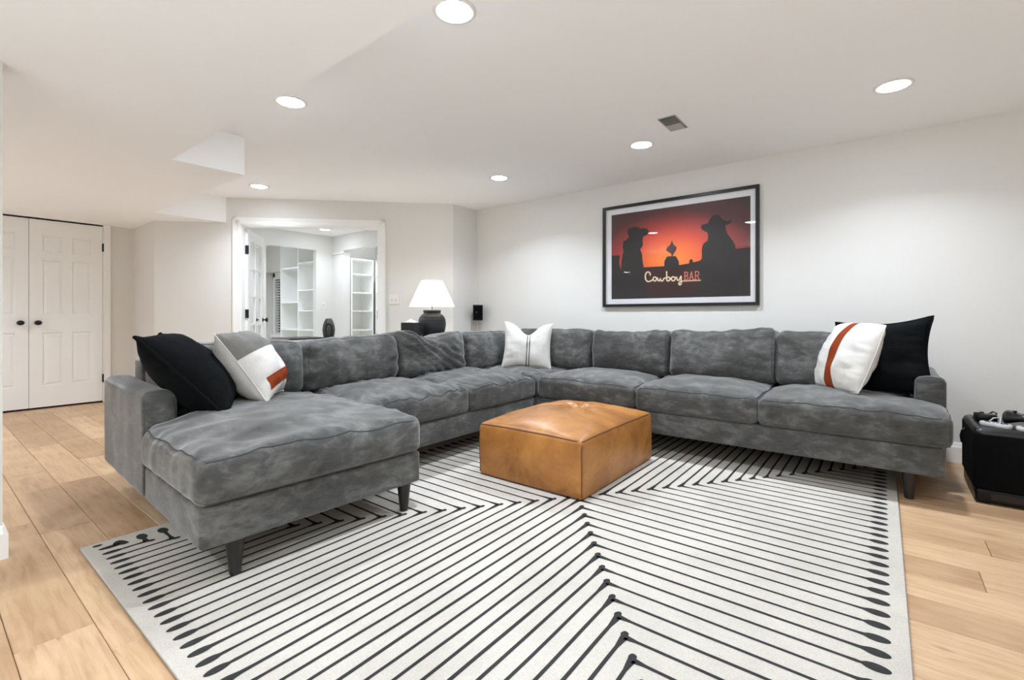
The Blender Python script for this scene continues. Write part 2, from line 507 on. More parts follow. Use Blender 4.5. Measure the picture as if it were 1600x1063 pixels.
# ------------------------------------------------------------------ closet doors
def panel_mesh(m, y0, y1, z0, z1, x):
    # raised field with a sloped border, facing +x
    e = 0.028
    vs = [(x - 0.012, y0, z0), (x - 0.012, y1, z0), (x - 0.012, y1, z1), (x - 0.012, y0, z1),
          (x - 0.003, y0 + e, z0 + e), (x - 0.003, y1 - e, z0 + e), (x - 0.003, y1 - e, z1 - e), (x - 0.003, y0 + e, z1 - e)]
    m.add(vs, [(4, 5, 6, 7)] + [(i, (i + 1) % 4, 4 + (i + 1) % 4, 4 + i) for i in range(4)])
def closet_door(name, y0, hinge_right, label):
    W, H, zb = 0.613, 2.052, 0.022
    root = struct(empty(name, (XC - 0.012, y0, zb)), label)
    cols = [(0.105, 0.268), (0.345, 0.508)]
    rows = [(0.235, 0.815), (1.015, 1.62), (1.70, 1.885)]
    m = MB(); m.box(-0.035, -0.012, 0, W, 0, H)
    ys = [0] + [v for c in cols for v in c] + [W]
    for i in range(0, len(ys), 2): m.box(-0.012, 0, ys[i], ys[i + 1], 0, H)
    zs = [0] + [v for c in rows for v in c] + [H]
    for c in cols:
        for i in range(0, len(zs), 2): m.box(-0.012, 0, c[0], c[1], zs[i], zs[i + 1])
    m.build('leaf', 'trim_paint', root)
    for c in cols:
        for r_ in rows:
            p = MB(); panel_mesh(p, c[0] + 0.004, c[1] - 0.004, r_[0] + 0.004, r_[1] - 0.004, 0.0)
            p.build('panel', 'trim_paint', root)
    ky = 0.065 if hinge_right else W - 0.065
    k = MB(); k.lathe([(0.026, 0), (0.026, 0.006), (0.011, 0.008), (0.010, 0.030), (0.027, 0.036), (0.031, 0.045), (0.027, 0.056), (0.012, 0.062)], 24)
    k.map(lambda x, y, z: (z, x + ky, y * 0.85 + 0.925))
    ko = k.build('knob', 'black_metal', root, smooth=True); ko['label'] = 'round matte black knob'
    if hinge_right:
        for z in (0.22, 1.76):
            h = MB().box(0.0, 0.006, W - 0.006, W + 0.012, z, z + 0.09)
            h.tube([(0.008, W + 0.004, z - 0.004), (0.008, W + 0.004, z + 0.094)], 0.007)
            h.build('hinge', 'black_metal', root)['label'] = 'black hinge'
    return root
closet_door('door_1', 0.213, False, 'white six-panel closet door partly behind the partition')
closet_door('door_2', 0.830, True, 'white six-panel closet door with exposed black hinges')

# ------------------------------------------------------------------ open glazed study door
def french_door():
    W, H = 0.765, 2.03
    hx, hy_, _ = diag(2.405, 0.105, 0)
    ang = math.atan2(0.60, -0.80)
    root = struct(empty('door_3', (hx, hy_, 0.012), ang), 'open white glazed study door with black hinges')
    m = MB(); t = 0.036
    st, tr, br = 0.105, 0.115, 0.235
    m.box(0, st, -t / 2, t / 2, 0, H); m.box(W - st, W, -t / 2, t / 2, 0, H)
    m.box(st, W - st, -t / 2, t / 2, 0, br); m.box(st, W - st, -t / 2, t / 2, H - tr, H)
    m.build('leaf', 'trim_paint', root)
    rows = 5; ph = (H - tr - br) / rows
    xm = W / 2
    for k in range(1, rows):
        MB().box(st, W - st, -0.014, 0.014, br + ph * k - 0.011, br + ph * k + 0.011).build('muntin', 'trim_paint', root)
    MB().box(xm - 0.011, xm + 0.011, -0.0135, 0.0135, br, H - tr).build('muntin', 'trim_paint', root)
    for k in range(rows):
        for a, b in ((st, xm - 0.011), (xm + 0.011, W - st)):
            MB().box(a, b, -0.0015, 0.0015, br + ph * k + 0.011 * (k > 0), br + ph * (k + 1) - 0.011 * (k < rows - 1)).build('pane', 'glass', root)
    for sgn in (-1, 1):
        k = MB(); k.lathe([(0.027, 0), (0.027, 0.006), (0.010, 0.008), (0.010, 0.032), (0.026, 0.038), (0.030, 0.048), (0.024, 0.060), (0.01, 0.064)], 20)
        k.map(lambda x, y, z: (W - 0.055 + x, sgn * (t / 2 + z), 1.0 - 0.012 - 0.0 + y - 0.03))
        k.build('knob', 'black_metal', root, smooth=True)['label'] = 'round black knob'
    for z in (0.25, 0.985, 1.735):
        h = MB(); h.box(-0.012, 0.0, -0.03, 0.03, z, z + 0.10); h.tube([(-0.006, 0.028, z - 0.004), (-0.006, 0.028, z + 0.104)], 0.008)
        h.build('hinge', 'black_metal', root)['label'] = 'black hinge'
french_door()
hg = empty('door_hinge_plate', diag(0.896, 0.06, 0.0))
tag(hg, 'pair of black hinge plates on the doorway jamb beside the light switch', 'hinges')
for z in (0.985, 1.75):
    hb = MB(); hb.box(0.893, 0.899, 0.02, 0.11, z, z + 0.10); hb.map(diag)
    hb.map(lambda x, y, zz: (x - hg.location.x, y - hg.location.y, zz)).build('hinge', 'black_metal', hg)

# ------------------------------------------------------------------ lights in the ceiling
def downlight(x, y, z, label, group, power=1.0):
    root = tag(empty('recessed_light', (x, y, z)), label, 'ceiling light', group)
    ring = MB(); ring.lathe([(0.074, -0.0015), (0.078, -0.006), (0.094, -0.004), (0.098, 0.0)], 40, cap=False)
    ring.build('trim_ring', 'plate_white', root, smooth=True)
    d = MB(); d.lathe([(0.006, -0.012), (0.03, -0.0112), (0.052, -0.009), (0.066, -0.006), (0.074, -0.002)], 28)
    d.build('lens', 'lens', root, smooth=True)
    li = bpy.data.lights.new('downlight', 'AREA'); li.shape = 'DISK'; li.size = 0.13; li.energy = CAN_W * power; li.color = CAN_COL; li.spread = CAN_SPREAD
    lo = bpy.data.objects.new('downlight_lamp', li); C.objects.link(lo); lo.parent = root; lo.location = (0, 0, -0.0135)
    return root
GL = 'recessed downlights in the ceiling'
downlight(-1.50, 1.505, CEIL, 'large bright recessed downlight beside the straight soffit edge, above the rug', GL)
downlight(-2.95, 1.505, CEIL, 'bright recessed downlight tucked against the soffit just before its step', GL)
downlight(-5.127, 2.28, CEIL, 'small recessed downlight in front of the study doorway', GL)
downlight(-2.965, 3.588, CEIL, 'recessed downlight above the corner of the sofa', GL)
downlight(-1.505, 3.588, CEIL, 'recessed downlight next to the ceiling vent', GL)
downlight(0.048, 3.58, CEIL, 'recessed downlight above the sofa arm with the black pillow', GL)
downlight(0.05, 1.505, CEIL, 'recessed downlight above the bare end of the rug', GL, 0.45)
downlight(-4.9, -0.45, SOF, 'recessed downlight in the soffit before the closet', GL, 0.65)
downlight(-6.3, -0.45, SOF, 'recessed downlight in the soffit nearest the closet', GL, 0.65)
downlight(-4.9, -1.8, SOF, 'recessed downlight in the soffit behind the partition', GL, 0.65)
downlight(-1.5, -0.9, SOF, 'unseen downlight added in the soffit behind the room to brighten the ceiling', GL)  # this and the next three: added out of view for bounced ceiling light
downlight(1.0, -0.9, SOF, 'unseen downlight added in the soffit by the rear wall to brighten the ceiling', GL)
downlight(-0.3, -1.9, SOF, 'unseen downlight added in the soffit along the rear wall to brighten the ceiling', GL)
downlight(1.8, -1.9, SOF, 'unseen downlight added in the rear corner of the soffit to brighten the ceiling', GL)
downlight(-6.852, 4.028, CEIL, 'recessed downlight on the study ceiling seen through the doorway', GL, 0.46)
downlight(-6.5, 2.85, CEIL, 'unseen downlight added to brighten the study behind the open glazed door', GL, 0.5)  # added out of sight above the header to light the dark study side
downlight(-6.55, 4.95, CEIL, 'recessed downlight in the shelved nook', GL, 0.27)
downlight(-8.3, 3.5, CEIL, 'recessed downlight in the study book alcove', GL, 0.62)

# ceiling vent
vt = tag(empty('ceiling_vent', (-1.163, 3.324, CEIL)), 'small grey two-section louvred air vent in the ceiling', 'vent')
MB().box(-0.062, 0.062, -0.135, 0.135, -0.004, 0).build('frame', 'vent_grey', vt)
MB().box(-0.052, 0.052, -0.124, 0.124, -0.0055, -0.004).build('throat', 'vent_dark', vt)
for k in range(9):
    for s_, tilt in ((-1, 0.45), (1, -0.45)):
        yy = s_ * (0.012 + 0.0125 * k)
        l = MB().box(-0.05, 0.05, -0.0045, 0.0045, -0.0008, 0.0008).build('louver', 'vent_grey', vt)
        l.location = (0, yy, -0.0085); l.rotation_euler = (tilt, 0, 0)

# ------------------------------------------------------------------ rug
x0, x1, y0, y1 = RUG
rug = tag(empty('area_rug', ((x0 + x1) / 2, (y0 + y1) / 2, 0)), 'large cream rug with black nested chevron lines ending in teardrops', 'rug')
rw, rd = x1 - x0, y1 - y0
rb('rug_field', 'rug_cream', rug, -rw / 2, rw / 2, -rd / 2, rd / 2, 0.0008, 0.0095, r=0.004, step=0.4)
bd = MB()
bd.tube([(-rw / 2, -rd / 2, 0.005), (rw / 2, -rd / 2, 0.005), (rw / 2, rd / 2, 0.005), (-rw / 2, rd / 2, 0.005)], 0.0046, 6, closed=True)
bd.build('binding', 'rug_cream', rug, smooth=True)
NL = 46
ZP = 0.0101
pat = MB()
def wob(x, y, k): return 0.0035 * noise.noise(Vector((x * 3.1 + k, y * 3.1 - k, k * 1.7)))
def ribbon(pts, widths, k):
    L = []; Rr = []
    for i, p in enumerate(pts):
        a = Vector(pts[max(0, i - 1)]); b = Vector(pts[min(len(pts) - 1, i + 1)])
        d = (b - a).normalized(); nrm = Vector((-d.y, d.x))
        w_ = widths[i] / 2
        q = Vector(p) + nrm * wob(p[0], p[1], k)
        L.append(q + nrm * w_); Rr.append(q - nrm * w_)
    n = len(pts)
    pat.add([(v.x, v.y, ZP) for v in L] + [(v.x, v.y, ZP) for v in Rr], [(i, n + i, n + i + 1, i + 1) for i in range(n - 1)])
def blob(cx_, cy_, rx, ry, k):
    n = 14
    pat.add([(cx_ + rx * math.cos(2 * math.pi * i / n) * (1 + 0.15 * noise.noise(Vector((k, i * .5, 3)))),
              cy_ + ry * math.sin(2 * math.pi * i / n) * (1 + 0.15 * noise.noise(Vector((k, i * .5, 9)))), ZP + 0.0001) for i in range(n)], [tuple(range(n))])
MARG = 0.045
def drop(e, lw, L, W):
    if e > L: return lw
    head = 0.62 * L
    if e < head:
        q = e / head * 2 - 1
        el = W * math.sqrt(max(0.0, 1 - q * q))
        return max(el, lw if q > 0 else 0.0015)
    return lw + 0.004 * (1 - (e - head) / (L - head))
for i in range(NL):
    f_ = (i + 0.5) / NL * 2 - 1                 # -1..1 across the rug
    for sy in (-1, 1):                          # near half and far half
        ax = f_ * rw / 2
        ay = sy * abs(f_) * rd / 2              # corner of the chevron on the diagonal
        lw = 0.0125 * (1 + 0.25 * noise.noise(Vector((i * 0.7, sy * 3, 0))))
        # leg to the near / far edge
        ye = sy * (rd / 2 - MARG)
        n = 40
        if abs(ye) - abs(ay) > 0.015:
            pts = []; ws = []
            for t in range(n + 1):
                u = t / n
                u = 1 - (1 - u) ** 2.6
                yy = ay + (ye - ay) * u
                e = abs(ye - yy)
                w_ = lw
                w_ = drop(e, lw, 0.115, 0.030)
                a_ = abs(yy - ay)
                if a_ < 0.05: w_ += 0.014 * (1 - a_ / 0.05) ** 2
                pts.append((ax, yy)); ws.append(w_)
            ribbon(pts, ws, i * 2.3 + sy)
        # leg to the left / right edge
        sx = 1 if f_ > 0 else -1
        xe = sx * (rw / 2 - MARG)
        if abs(xe) - abs(ax) > 0.015:
            pts = []; ws = []
            for t in range(n + 1):
                u = t / n
                u = 1 - (1 - u) ** 2.6
                xx = ax + (xe - ax) * u
                e = abs(xe - xx)
                w_ = lw
                w_ = drop(e, lw, 0.115, 0.040)
                a_ = abs(xx - ax)
                if a_ < 0.05: w_ += 0.014 * (1 - a_ / 0.05) ** 2
                pts.append((xx, ay)); ws.append(w_)
            ribbon(pts, ws, i * 3.1 + sy + 50)
        blob(ax - sx * 0.006, ay - sy * 0.012, 0.012, 0.017, i)
pat.build('woven_line_pattern', 'rug_black', rug, fix=False)

# ------------------------------------------------------------------ sectional sofa
sofa = tag(empty('sectional_sofa', (-2.4, 2.4, 0)), 'large dark grey velvet U-shaped sectional sofa with chaise on black legs', 'sofa')
sofa_inv = Matrix.Translation((2.4, -2.4, 0))
def warp(x, y):
    k = 1 - sm(1.6, 3.2, y); k3 = 1 - sm(1.62, 1.8, y)
    return x + k3 * 0.05 * (y - 1.16), y - k * 0.045 * (x + 2.0)     # the chaise wing stands a little askew
def wmesh(o):
    for v in o.data.vertices:
        v.co.x, v.co.y = warp(v.co.x, v.co.y)
def sadd(o):
    if o.name.startswith('leg'): o.location.x, o.location.y = warp(o.location.x, o.location.y)
    else: wmesh(o)
    o.parent = sofa; o.matrix_parent_inverse = sofa_inv; return o
def srb(name, *a, **k): return sadd(rb(name, 'velvet', None, *a, **k))
BZ0, BZ1 = 0.155, 0.312
FRX, FRY = -2.385, 3.39          # seat fronts of the two wings
REX, REY = -3.62, 4.47           # backs
srb('chaise_base', REX, -1.935, 0.665, 1.672, BZ0, BZ1, r=0.016)
srb('base', REX, FRX, 1.676, FRY, BZ0, BZ1, r=0.016)
srb('corner_base', REX, FRX - 0.004, FRY + 0.004, REY, BZ0, BZ1, r=0.016)
srb('base', FRX, 0.262, FRY, REY, BZ0, BZ1, r=0.016)
srb('back_frame', REX, -3.42, 0.80, 3.30, 0.30, 0.765, r=0.025)
srb('back_frame', REX, -3.42, 3.304, REY, 0.30, 0.765, r=0.025)
srb('back_frame', -3.416, -2.20, 4.28, REY, 0.30, 0.765, r=0.025)
srb('back_frame', -2.196, 0.145, 4.28, REY, 0.30, 0.765, r=0.025)

def arm(x0, x1, y0, y1, along):
    w_, d_, h_ = x1 - x0, y1 - y0, 0.655 - BZ0
    def fn(p):
        u = p.y / d_ * 2 if along == 'x' else p.x / w_ * 2
        v = p.x / w_ * 2 if along == 'x' else p.y / d_ * 2
        if p.z > 0: p.z += 0.012 * (1 - u * u) * (p.z / (h_ / 2)) - 0.010 * (p.z / (h_ / 2)) * (1 - v * v)
        n = noise.noise(Vector((p.x * 9, p.y * 9, p.z * 2.5))) * 0.004
        if along == 'x': p.y += n
        else: p.x += n
        return p
    a = srb('arm', x0, x1, y0, y1, BZ0, 0.655, r=0.028, step=0.03, fn=fn)
    m = MB(); rr = 0.028 * 0.35
    if along == 'x':
        m.tube([(x1 - rr, y0 + rr, BZ0 + .03), (x1 - rr, y0 + rr, 0.625), (x1 - rr, y0 + 0.03, 0.653), (x1 - rr, (y0 + y1) / 2, 0.661), (x1 - rr, y1 - 0.03, 0.653), (x1 - rr, y1 - rr, 0.625), (x1 - rr, y1 - rr, .36)], 0.0035, 6)
    else:
        m.tube([(x0 + rr, y0 + rr, .36), (x0 + rr, y0 + rr, 0.625), (x0 + 0.03, y0 + rr, 0.653), ((x0 + x1) / 2, y0 + rr, 0.661), (x1 - 0.03, y0 + rr, 0.653), (x1 - rr, y0 + rr, 0.625), (x1 - rr, y0 + rr, BZ0 + .03)], 0.0035, 6)
    o = m.build('piping', 'piping_fabric', None, smooth=True); wmesh(o); o.parent = a
arm(REX, -2.70, 0.655, 0.797, 'x')
arm(0.148, 0.290, 3.70, REY, 'y')

def seat(name, x0, x1, y0, y1, crown, seed, front, tfn=None, wr=0.010, z0=0.314, z1=0.492, flow=(2.5, 9.0)):
    """seat cushion; front = '+x' or '-y' side carries the gathers"""
    cx, cy, cz = (x0 + x1) / 2, (y0 + y1) / 2, (z0 + z1) / 2
    w_, d_, h_ = x1 - x0, y1 - y0, z1 - z0
    def fn(p, lift=0.0):
        p = Vector(p)
        u, v, t = p.x / w_ * 2, p.y / d_ * 2, p.z / h_ * 2
        cu, cv = max(0, 1 - abs(u) ** 2.4), max(0, 1 - abs(v) ** 2.4)
        top = max(0.0, t)
        p.z += crown * (cu * cv) ** 0.75 * top
        side = 1 - t * t
        if abs(u) > abs(v) * 0.999: pass
        p.x += 0.014 * u ** 5 * side * cv; p.y += 0.014 * v ** 5 * side * cu
        n1 = noise.noise(Vector((p.x * flow[0] + seed, p.y * flow[1], seed)))
        n2 = noise.noise(Vector((p.x * 6 + seed, p.y * 6, p.z * 4 + seed * 2)))
        n3 = 1 - abs(noise.noise(Vector((p.x * flow[0] * 1.3 - seed, p.y * flow[1] * 1.3 + 4, seed + 5))))
        edge = (1 - (cu * cv) ** 0.8)
        p.z += top * (wr * 0.8 * n2 + wr * edge * 0.9 * n1 + wr * 1.1 * (n3 ** 3 - 0.6) * (0.35 + 0.65 * edge))
        m2 = noise.noise(Vector((p.x * 16, p.y * 16, p.z * 3 + seed)))
        p.x += 0.0045 * m2 * abs(u) ** 8; p.y += 0.0045 * m2 * abs(v) ** 8
        X, Y = p.x + cx, p.y + cy
        if tfn: X, Y = tfn(X, Y)
        return Vector((X, Y, p.z + cz))
    vs, fs = rbox(w_, d_, h_, 0.040, 0.022, fn)
    o = MB().add(vs, fs).build(name, 'velvet', None, smooth=True, fix=False); sadd(o)
    rr = 0.040 * 0.29
    for zz, nm in ((h_ / 2 - rr, 'piping'), (-h_ / 2 + rr, 'piping')):
        path = []
        def seg(ax, ay, bx, by):
            for i in range(40):
                q = i / 40; path.append((ax + (bx - ax) * q, ay + (by - ay) * q, zz))
        a, b = w_ / 2 - rr, d_ / 2 - rr; c_ = 0.022
        seg(-a + c_, -b, a - c_, -b); seg(a, -b + c_, a, b - c_); seg(a - c_, b, -a + c_, b); seg(-a, b - c_, -a, -b + c_)
        pp = MB().tube([fn(p) for p in path], 0.0032, 6, closed=True).build(nm, 'piping_fabric', None, smooth=True, fix=False)
        wmesh(pp); pp.parent = o
    return o
def chaise_t(X, Y):
    k = sm(-2.66, -2.70, X)                       # narrows beside the arm
    y0n = 0.652 + 0.150 * k
    t = (Y - 0.652) / (1.672 - 0.652)
    return X, (y0n + t * (1.672 - y0n) if t < 1 else Y) if t >= 0 else Y + 0.150 * k
def right_t(X, Y):
    k = sm(3.665, 3.70, Y)
    x1n = 0.292 - 0.148 * k
    t = (0.292 - X) / (0.292 + 0.64)
    return (x1n - t * (x1n + 0.64) if t < 1 else X) if t >= 0 else X - 0.148 * k, Y
seat('chaise_cushion', -3.30, -1.918, 0.652, 1.672, 0.062, 1.0, '+x', chaise_t, wr=0.018, flow=(5, 3))
seat('seat_cushion', -3.30, FRX + 0.012, 1.676, 2.538, 0.060, 2.3, '+x', wr=0.026, flow=(2.5, 10))
seat('seat_cushion', -3.30, FRX + 0.012, 2.544, FRY - 0.006, 0.058, 3.7, '+x', wr=0.026, flow=(2.5, 10))
seat('corner_seat_cushion', -3.30, FRX + 0.010, FRY + 0.0, 4.22, 0.045, 4.9, '-y', wr=0.026, flow=(7, 7))
seat('seat_cushion', FRX + 0.014, -1.478, FRY - 0.014, 4.22, 0.060, 5.5, '-y', wr=0.015, flow=(6, 2.5))
seat('seat_cushion', -1.474, -0.642, FRY - 0.014, 4.22, 0.060, 6.1, '-y', wr=0.014, flow=(6, 2.5))
seat('seat_cushion', -0.638, 0.292, FRY - 0.014, 4.22, 0.055, 7.7, '-y', right_t, wr=0.013, flow=(6, 2.5))

def back_cushion(name, center, length, hgt, thick, face, seed, wr=0.012, extra=None, topfn=None, lean=7.0, z0=0.50):
    """upright loose back cushion; local x along its width, -y is its front; face = heading of the front"""
    rz = face
    M = Matrix.Translation((center[0], center[1], z0)) @ Matrix.Rotation(rz, 4, 'Z') @ Matrix.Rotation(R(-lean), 4, 'X')
    def fn(p):
        p = Vector(p)
        u, v, t = p.x / length * 2, p.y / thick * 2, p.z / hgt * 2
        cu, ct = max(0, 1 - abs(u) ** 3), max(0, 1 - abs(t) ** 3)
        fr = max(0.0, -v)
        p.y -= fr * 0.045 * (cu * ct) ** 0.7
        # plump top
        if topfn and t > -1: p.z += topfn(u) * (t + 1) / 2
        edge = (1 - (cu * ct) ** 0.9)
        n1 = noise.noise(Vector((p.x * 14 + seed, p.z * 3.0, seed)))
        n2 = noise.noise(Vector((p.x * 3.0 + seed, p.z * 12, seed * 1.3)))
        n3 = noise.noise(Vector((p.x * 4.5, p.z * 4.5, seed * 2.1)))
        te = abs(t) ** 3; ue = abs(u) ** 3
        dsp = wr * (0.8 * n1 * te + 1.2 * n2 * ue + 0.9 * n3)
        if extra: dsp += extra(u, t)
        p.y -= dsp * (0.25 + fr)
        p.z += 0.4 * wr * n1 * max(0, t) ** 4
        p.z += hgt / 2
        return M @ p
    vs, fs = rbox(length, thick, hgt, 0.055, 0.020, fn)
    o = MB().add(vs, fs).build(name, 'velvet', None, smooth=True, fix=False); sadd(o)
    rr = 0.055 * 0.29; path = []
    a, b = length / 2 - rr, hgt / 2 - rr; c_ = 0.03
    def seg(ax, az, bx, bz):
        for i in range(32):
            q = i / 32; path.append((ax + (bx - ax) * q, -thick / 2 + rr, az + (bz - az) * q))
    seg(-a + c_, -b, a - c_, -b); seg(a, -b + c_, a, b - c_); seg(a - c_, b, -a + c_, b); seg(-a, b - c_, -a, -b + c_)
    pp = MB().tube([fn(p) for p in path], 0.003, 6, closed=True).build('piping', 'piping_fabric', None, smooth=True, fix=False)
    wmesh(pp); pp.parent = o
    return o
FX = R(90)      # front faces +x
BXC, BYC = -3.20, 4.08
def folds(ang, freq, amp, seed, c0=0.0, wd=1.0):
    ca, sa = math.cos(ang), math.sin(ang)
    def f(u, t):
        q = u * sa - t * ca
        r_ = math.sin(q * freq + 1.6 * noise.noise(Vector((u * 1.5, t * 1.5, seed))))
        m_ = math.exp(-((q - c0) / wd) ** 2) * max(0.0, 1 - abs(u) ** 6) * (0.55 + 0.45 * noise.noise(Vector((u * 2, t * 2, seed + 3))))
        return amp * (abs(r_) ** 0.7 * 2 - 1) * m_
    return f
back_cushion('back_cushion', (BXC, 1.20), 0.80, 0.345, 0.34, FX, 11.0, wr=0.020, topfn=lambda u: 0.012 - 0.02 * u * u)
back_cushion('back_cushion', (BXC, 2.01), 0.80, 0.365, 0.34, FX, 12.0, wr=0.030, topfn=lambda u: 0.012 * u - 0.008)
back_cushion('back_cushion', (BXC, 2.815), 0.79, 0.37, 0.34, FX, 13.0, wr=0.018, extra=folds(R(-52), 13, 0.030, 4.0, 0.0, 0.8),
             topfn=lambda u: 0.026 * math.exp(-((u + 0.75) / 0.3) ** 2) - 0.045 * math.exp(-((u + 0.05) / 0.5) ** 2))
back_cushion('back_cushion', (BXC, 3.56), 0.68, 0.36, 0.34, FX, 14.0, wr=0.022)
back_cushion('back_cushion', (-2.60, BYC), 0.88, 0.385, 0.33, 0.0, 15.0, wr=0.018)
back_cushion('back_cushion', (-1.785, BYC), 0.715, 0.38, 0.33, 0.0, 16.0, wr=0.028, topfn=lambda u: 0.02 * sm(0.0, 1.0, u) - 0.012 * (1 - u * u))
back_cushion('back_cushion', (-1.025, BYC), 0.785, 0.40, 0.33, 0.0, 17.0, wr=0.024, topfn=lambda u: 0.03 * sm(-0.2, 1.0, u) - 0.012 * (1 - u * u))
back_cushion('back_cushion', (-0.245, BYC), 0.765, 0.40, 0.33, 0.0, 18.0, wr=0.016)

leg = MB().lathe([(0.019, 0.0), (0.021, 0.004), (0.036, BZ0 + 0.004 - 0.011)], 20).build('leg', 'black_wood', mesh_only=True, smooth=False)
for lx, ly, lz in ((-1.985, 0.80, 0.0105), (-1.985, 1.60, 0.0105), (-3.5, 0.80, 0), (-3.5, 2.5, 0), (-3.5, 4.35, 0), (-2.46, 3.47, 0.0105), (0.115, 3.46, 0.0), (0.115, 4.35, 0), (-1.3, 4.35, 0)):
    o = link('leg', leg); o.location = (lx, ly, lz); o.scale = (1, 1, 1.0 if lz else 1.07); sadd(o); o['label'] = 'tapered black wooden leg'

# ------------------------------------------------------------------ leather ottoman
OX0, OX1, OY0, OY1, OH = -2.035, -1.285, 2.262, 3.25, 0.325
ot = tag(empty('leather_ottoman', ((OX0 + OX1) / 2, (OY0 + OY1) / 2, 0.0105)), 'square tan leather ottoman with dimpled soft top standing on the rug', 'ottoman')
ow, od = OX1 - OX0, OY1 - OY0
tufts = [(0.0, 0.12)]
def ofn(p, clean=False):
    p = Vector(p)
    u, v, t = p.x / ow * 2, p.y / od * 2, p.z / OH * 2
    cu, cv = max(0, 1 - abs(u) ** 2.2), max(0, 1 - abs(v) ** 2.2)
    top = max(0, t)
    z = 0.085 * (cu * cv) ** 0.62
    for a, b in tufts:
        dx, dy = p.x - a, p.y - b
        r_ = math.hypot(dx, dy); th = math.atan2(dy, dx)
        z -= 0.050 * math.exp(-(r_ / 0.07) ** 2) + 0.019 * math.exp(-(r_ / 0.20) ** 2) * (1 + math.sin(th * 7 + 2 * noise.noise(Vector((dx * 4, dy * 4, 1)))))
    z += 0.006 * noise.noise(Vector((p.x * 7, p.y * 7, 2))) * (cu * cv) ** 0.4
    p.z += z * top
    side = 1 - t * t
    p.x += 0.016 * (u ** 7) * side * cv; p.y += 0.016 * (v ** 7) * side * cu
    n = noise.noise(Vector((p.x * 5, p.y * 5, p.z * 6))) * 0.005
    p.x += n * u ** 7 * side; p.y += n * v ** 7 * side
    p.z += OH / 2
    return p
vs_, fs_ = rbox(ow, od, OH, 0.022, 0.02, ofn)
MB().add(vs_, fs_).build('body', 'leather', ot, smooth=True, fix=False)
rr = 0.022 * 0.29
def ring(zz):
    a, b = ow / 2 - rr, od / 2 - rr; path = []
    for (ax, ay, bx, by) in ((-a + .012, -b, a - .012, -b), (a, -b + .012, a, b - .012), (a - .012, b, -a + .012, b), (-a, b - .012, -a, -b + .012)):
        for i in range(24):
            q = i / 24; path.append(ofn((ax + (bx - ax) * q, ay + (by - ay) * q, zz)))
    return path
MB().tube(ring(OH / 2 - rr), 0.0048, 6, closed=True).build('piping', 'leather_piping', ot, smooth=True, fix=False)
MB().tube([(p.x, p.y, p.z + 0.004) for p in ring(-OH / 2 + rr)], 0.0045, 6, closed=True).build('piping', 'leather_piping', ot, smooth=True, fix=False)
for sx in (-1, 1):
    for sy in (-1, 1):
        a, b = sx * (ow / 2 - rr), sy * (od / 2 - rr)
        MB().tube([ofn((a, b, -OH / 2 + 0.02 + (OH - 0.04) * i / 12)) for i in range(13)], 0.0042, 6).build('piping', 'leather_piping', ot, smooth=True, fix=False)

# ------------------------------------------------------------------ throw pillows
def pillow_fn(W, H, T, seed, chop=0.0, wr=0.006, pinch=0.10):
    def f(u, v, side):
        prof = (max(0, 1 - abs(u) ** 2.3) * max(0, 1 - abs(v) ** 2.3)) ** 0.55
        x = W / 2 * u * (1 - pinch * (1 - v * v) * abs(u) ** 2)
        y = H / 2 * v * (1 - pinch * (1 - u * u) * abs(v) ** 2)
        if chop: y -= chop * math.exp(-(u / 0.42) ** 2) * sm(-0.3, 1.0, v)
        n1 = noise.noise(Vector((u * 2.2 + seed, v * 2.2, side * 3 + seed)))
        n2 = noise.noise(Vector((u * 6 + seed, v * 2.5 - seed, side * 5.0)))
        n3 = noise.noise(Vector((u * 2.5 + seed, v * 7 - seed, side * 5.0 + 9)))
        m_ = min(1, prof * 2)
        z = side * (T / 2 * prof + m_ * wr * (1.3 * n1 + 0.8 * n2 * abs(v) + 0.8 * n3 * abs(u)))
        return (x, y, z)
    return f
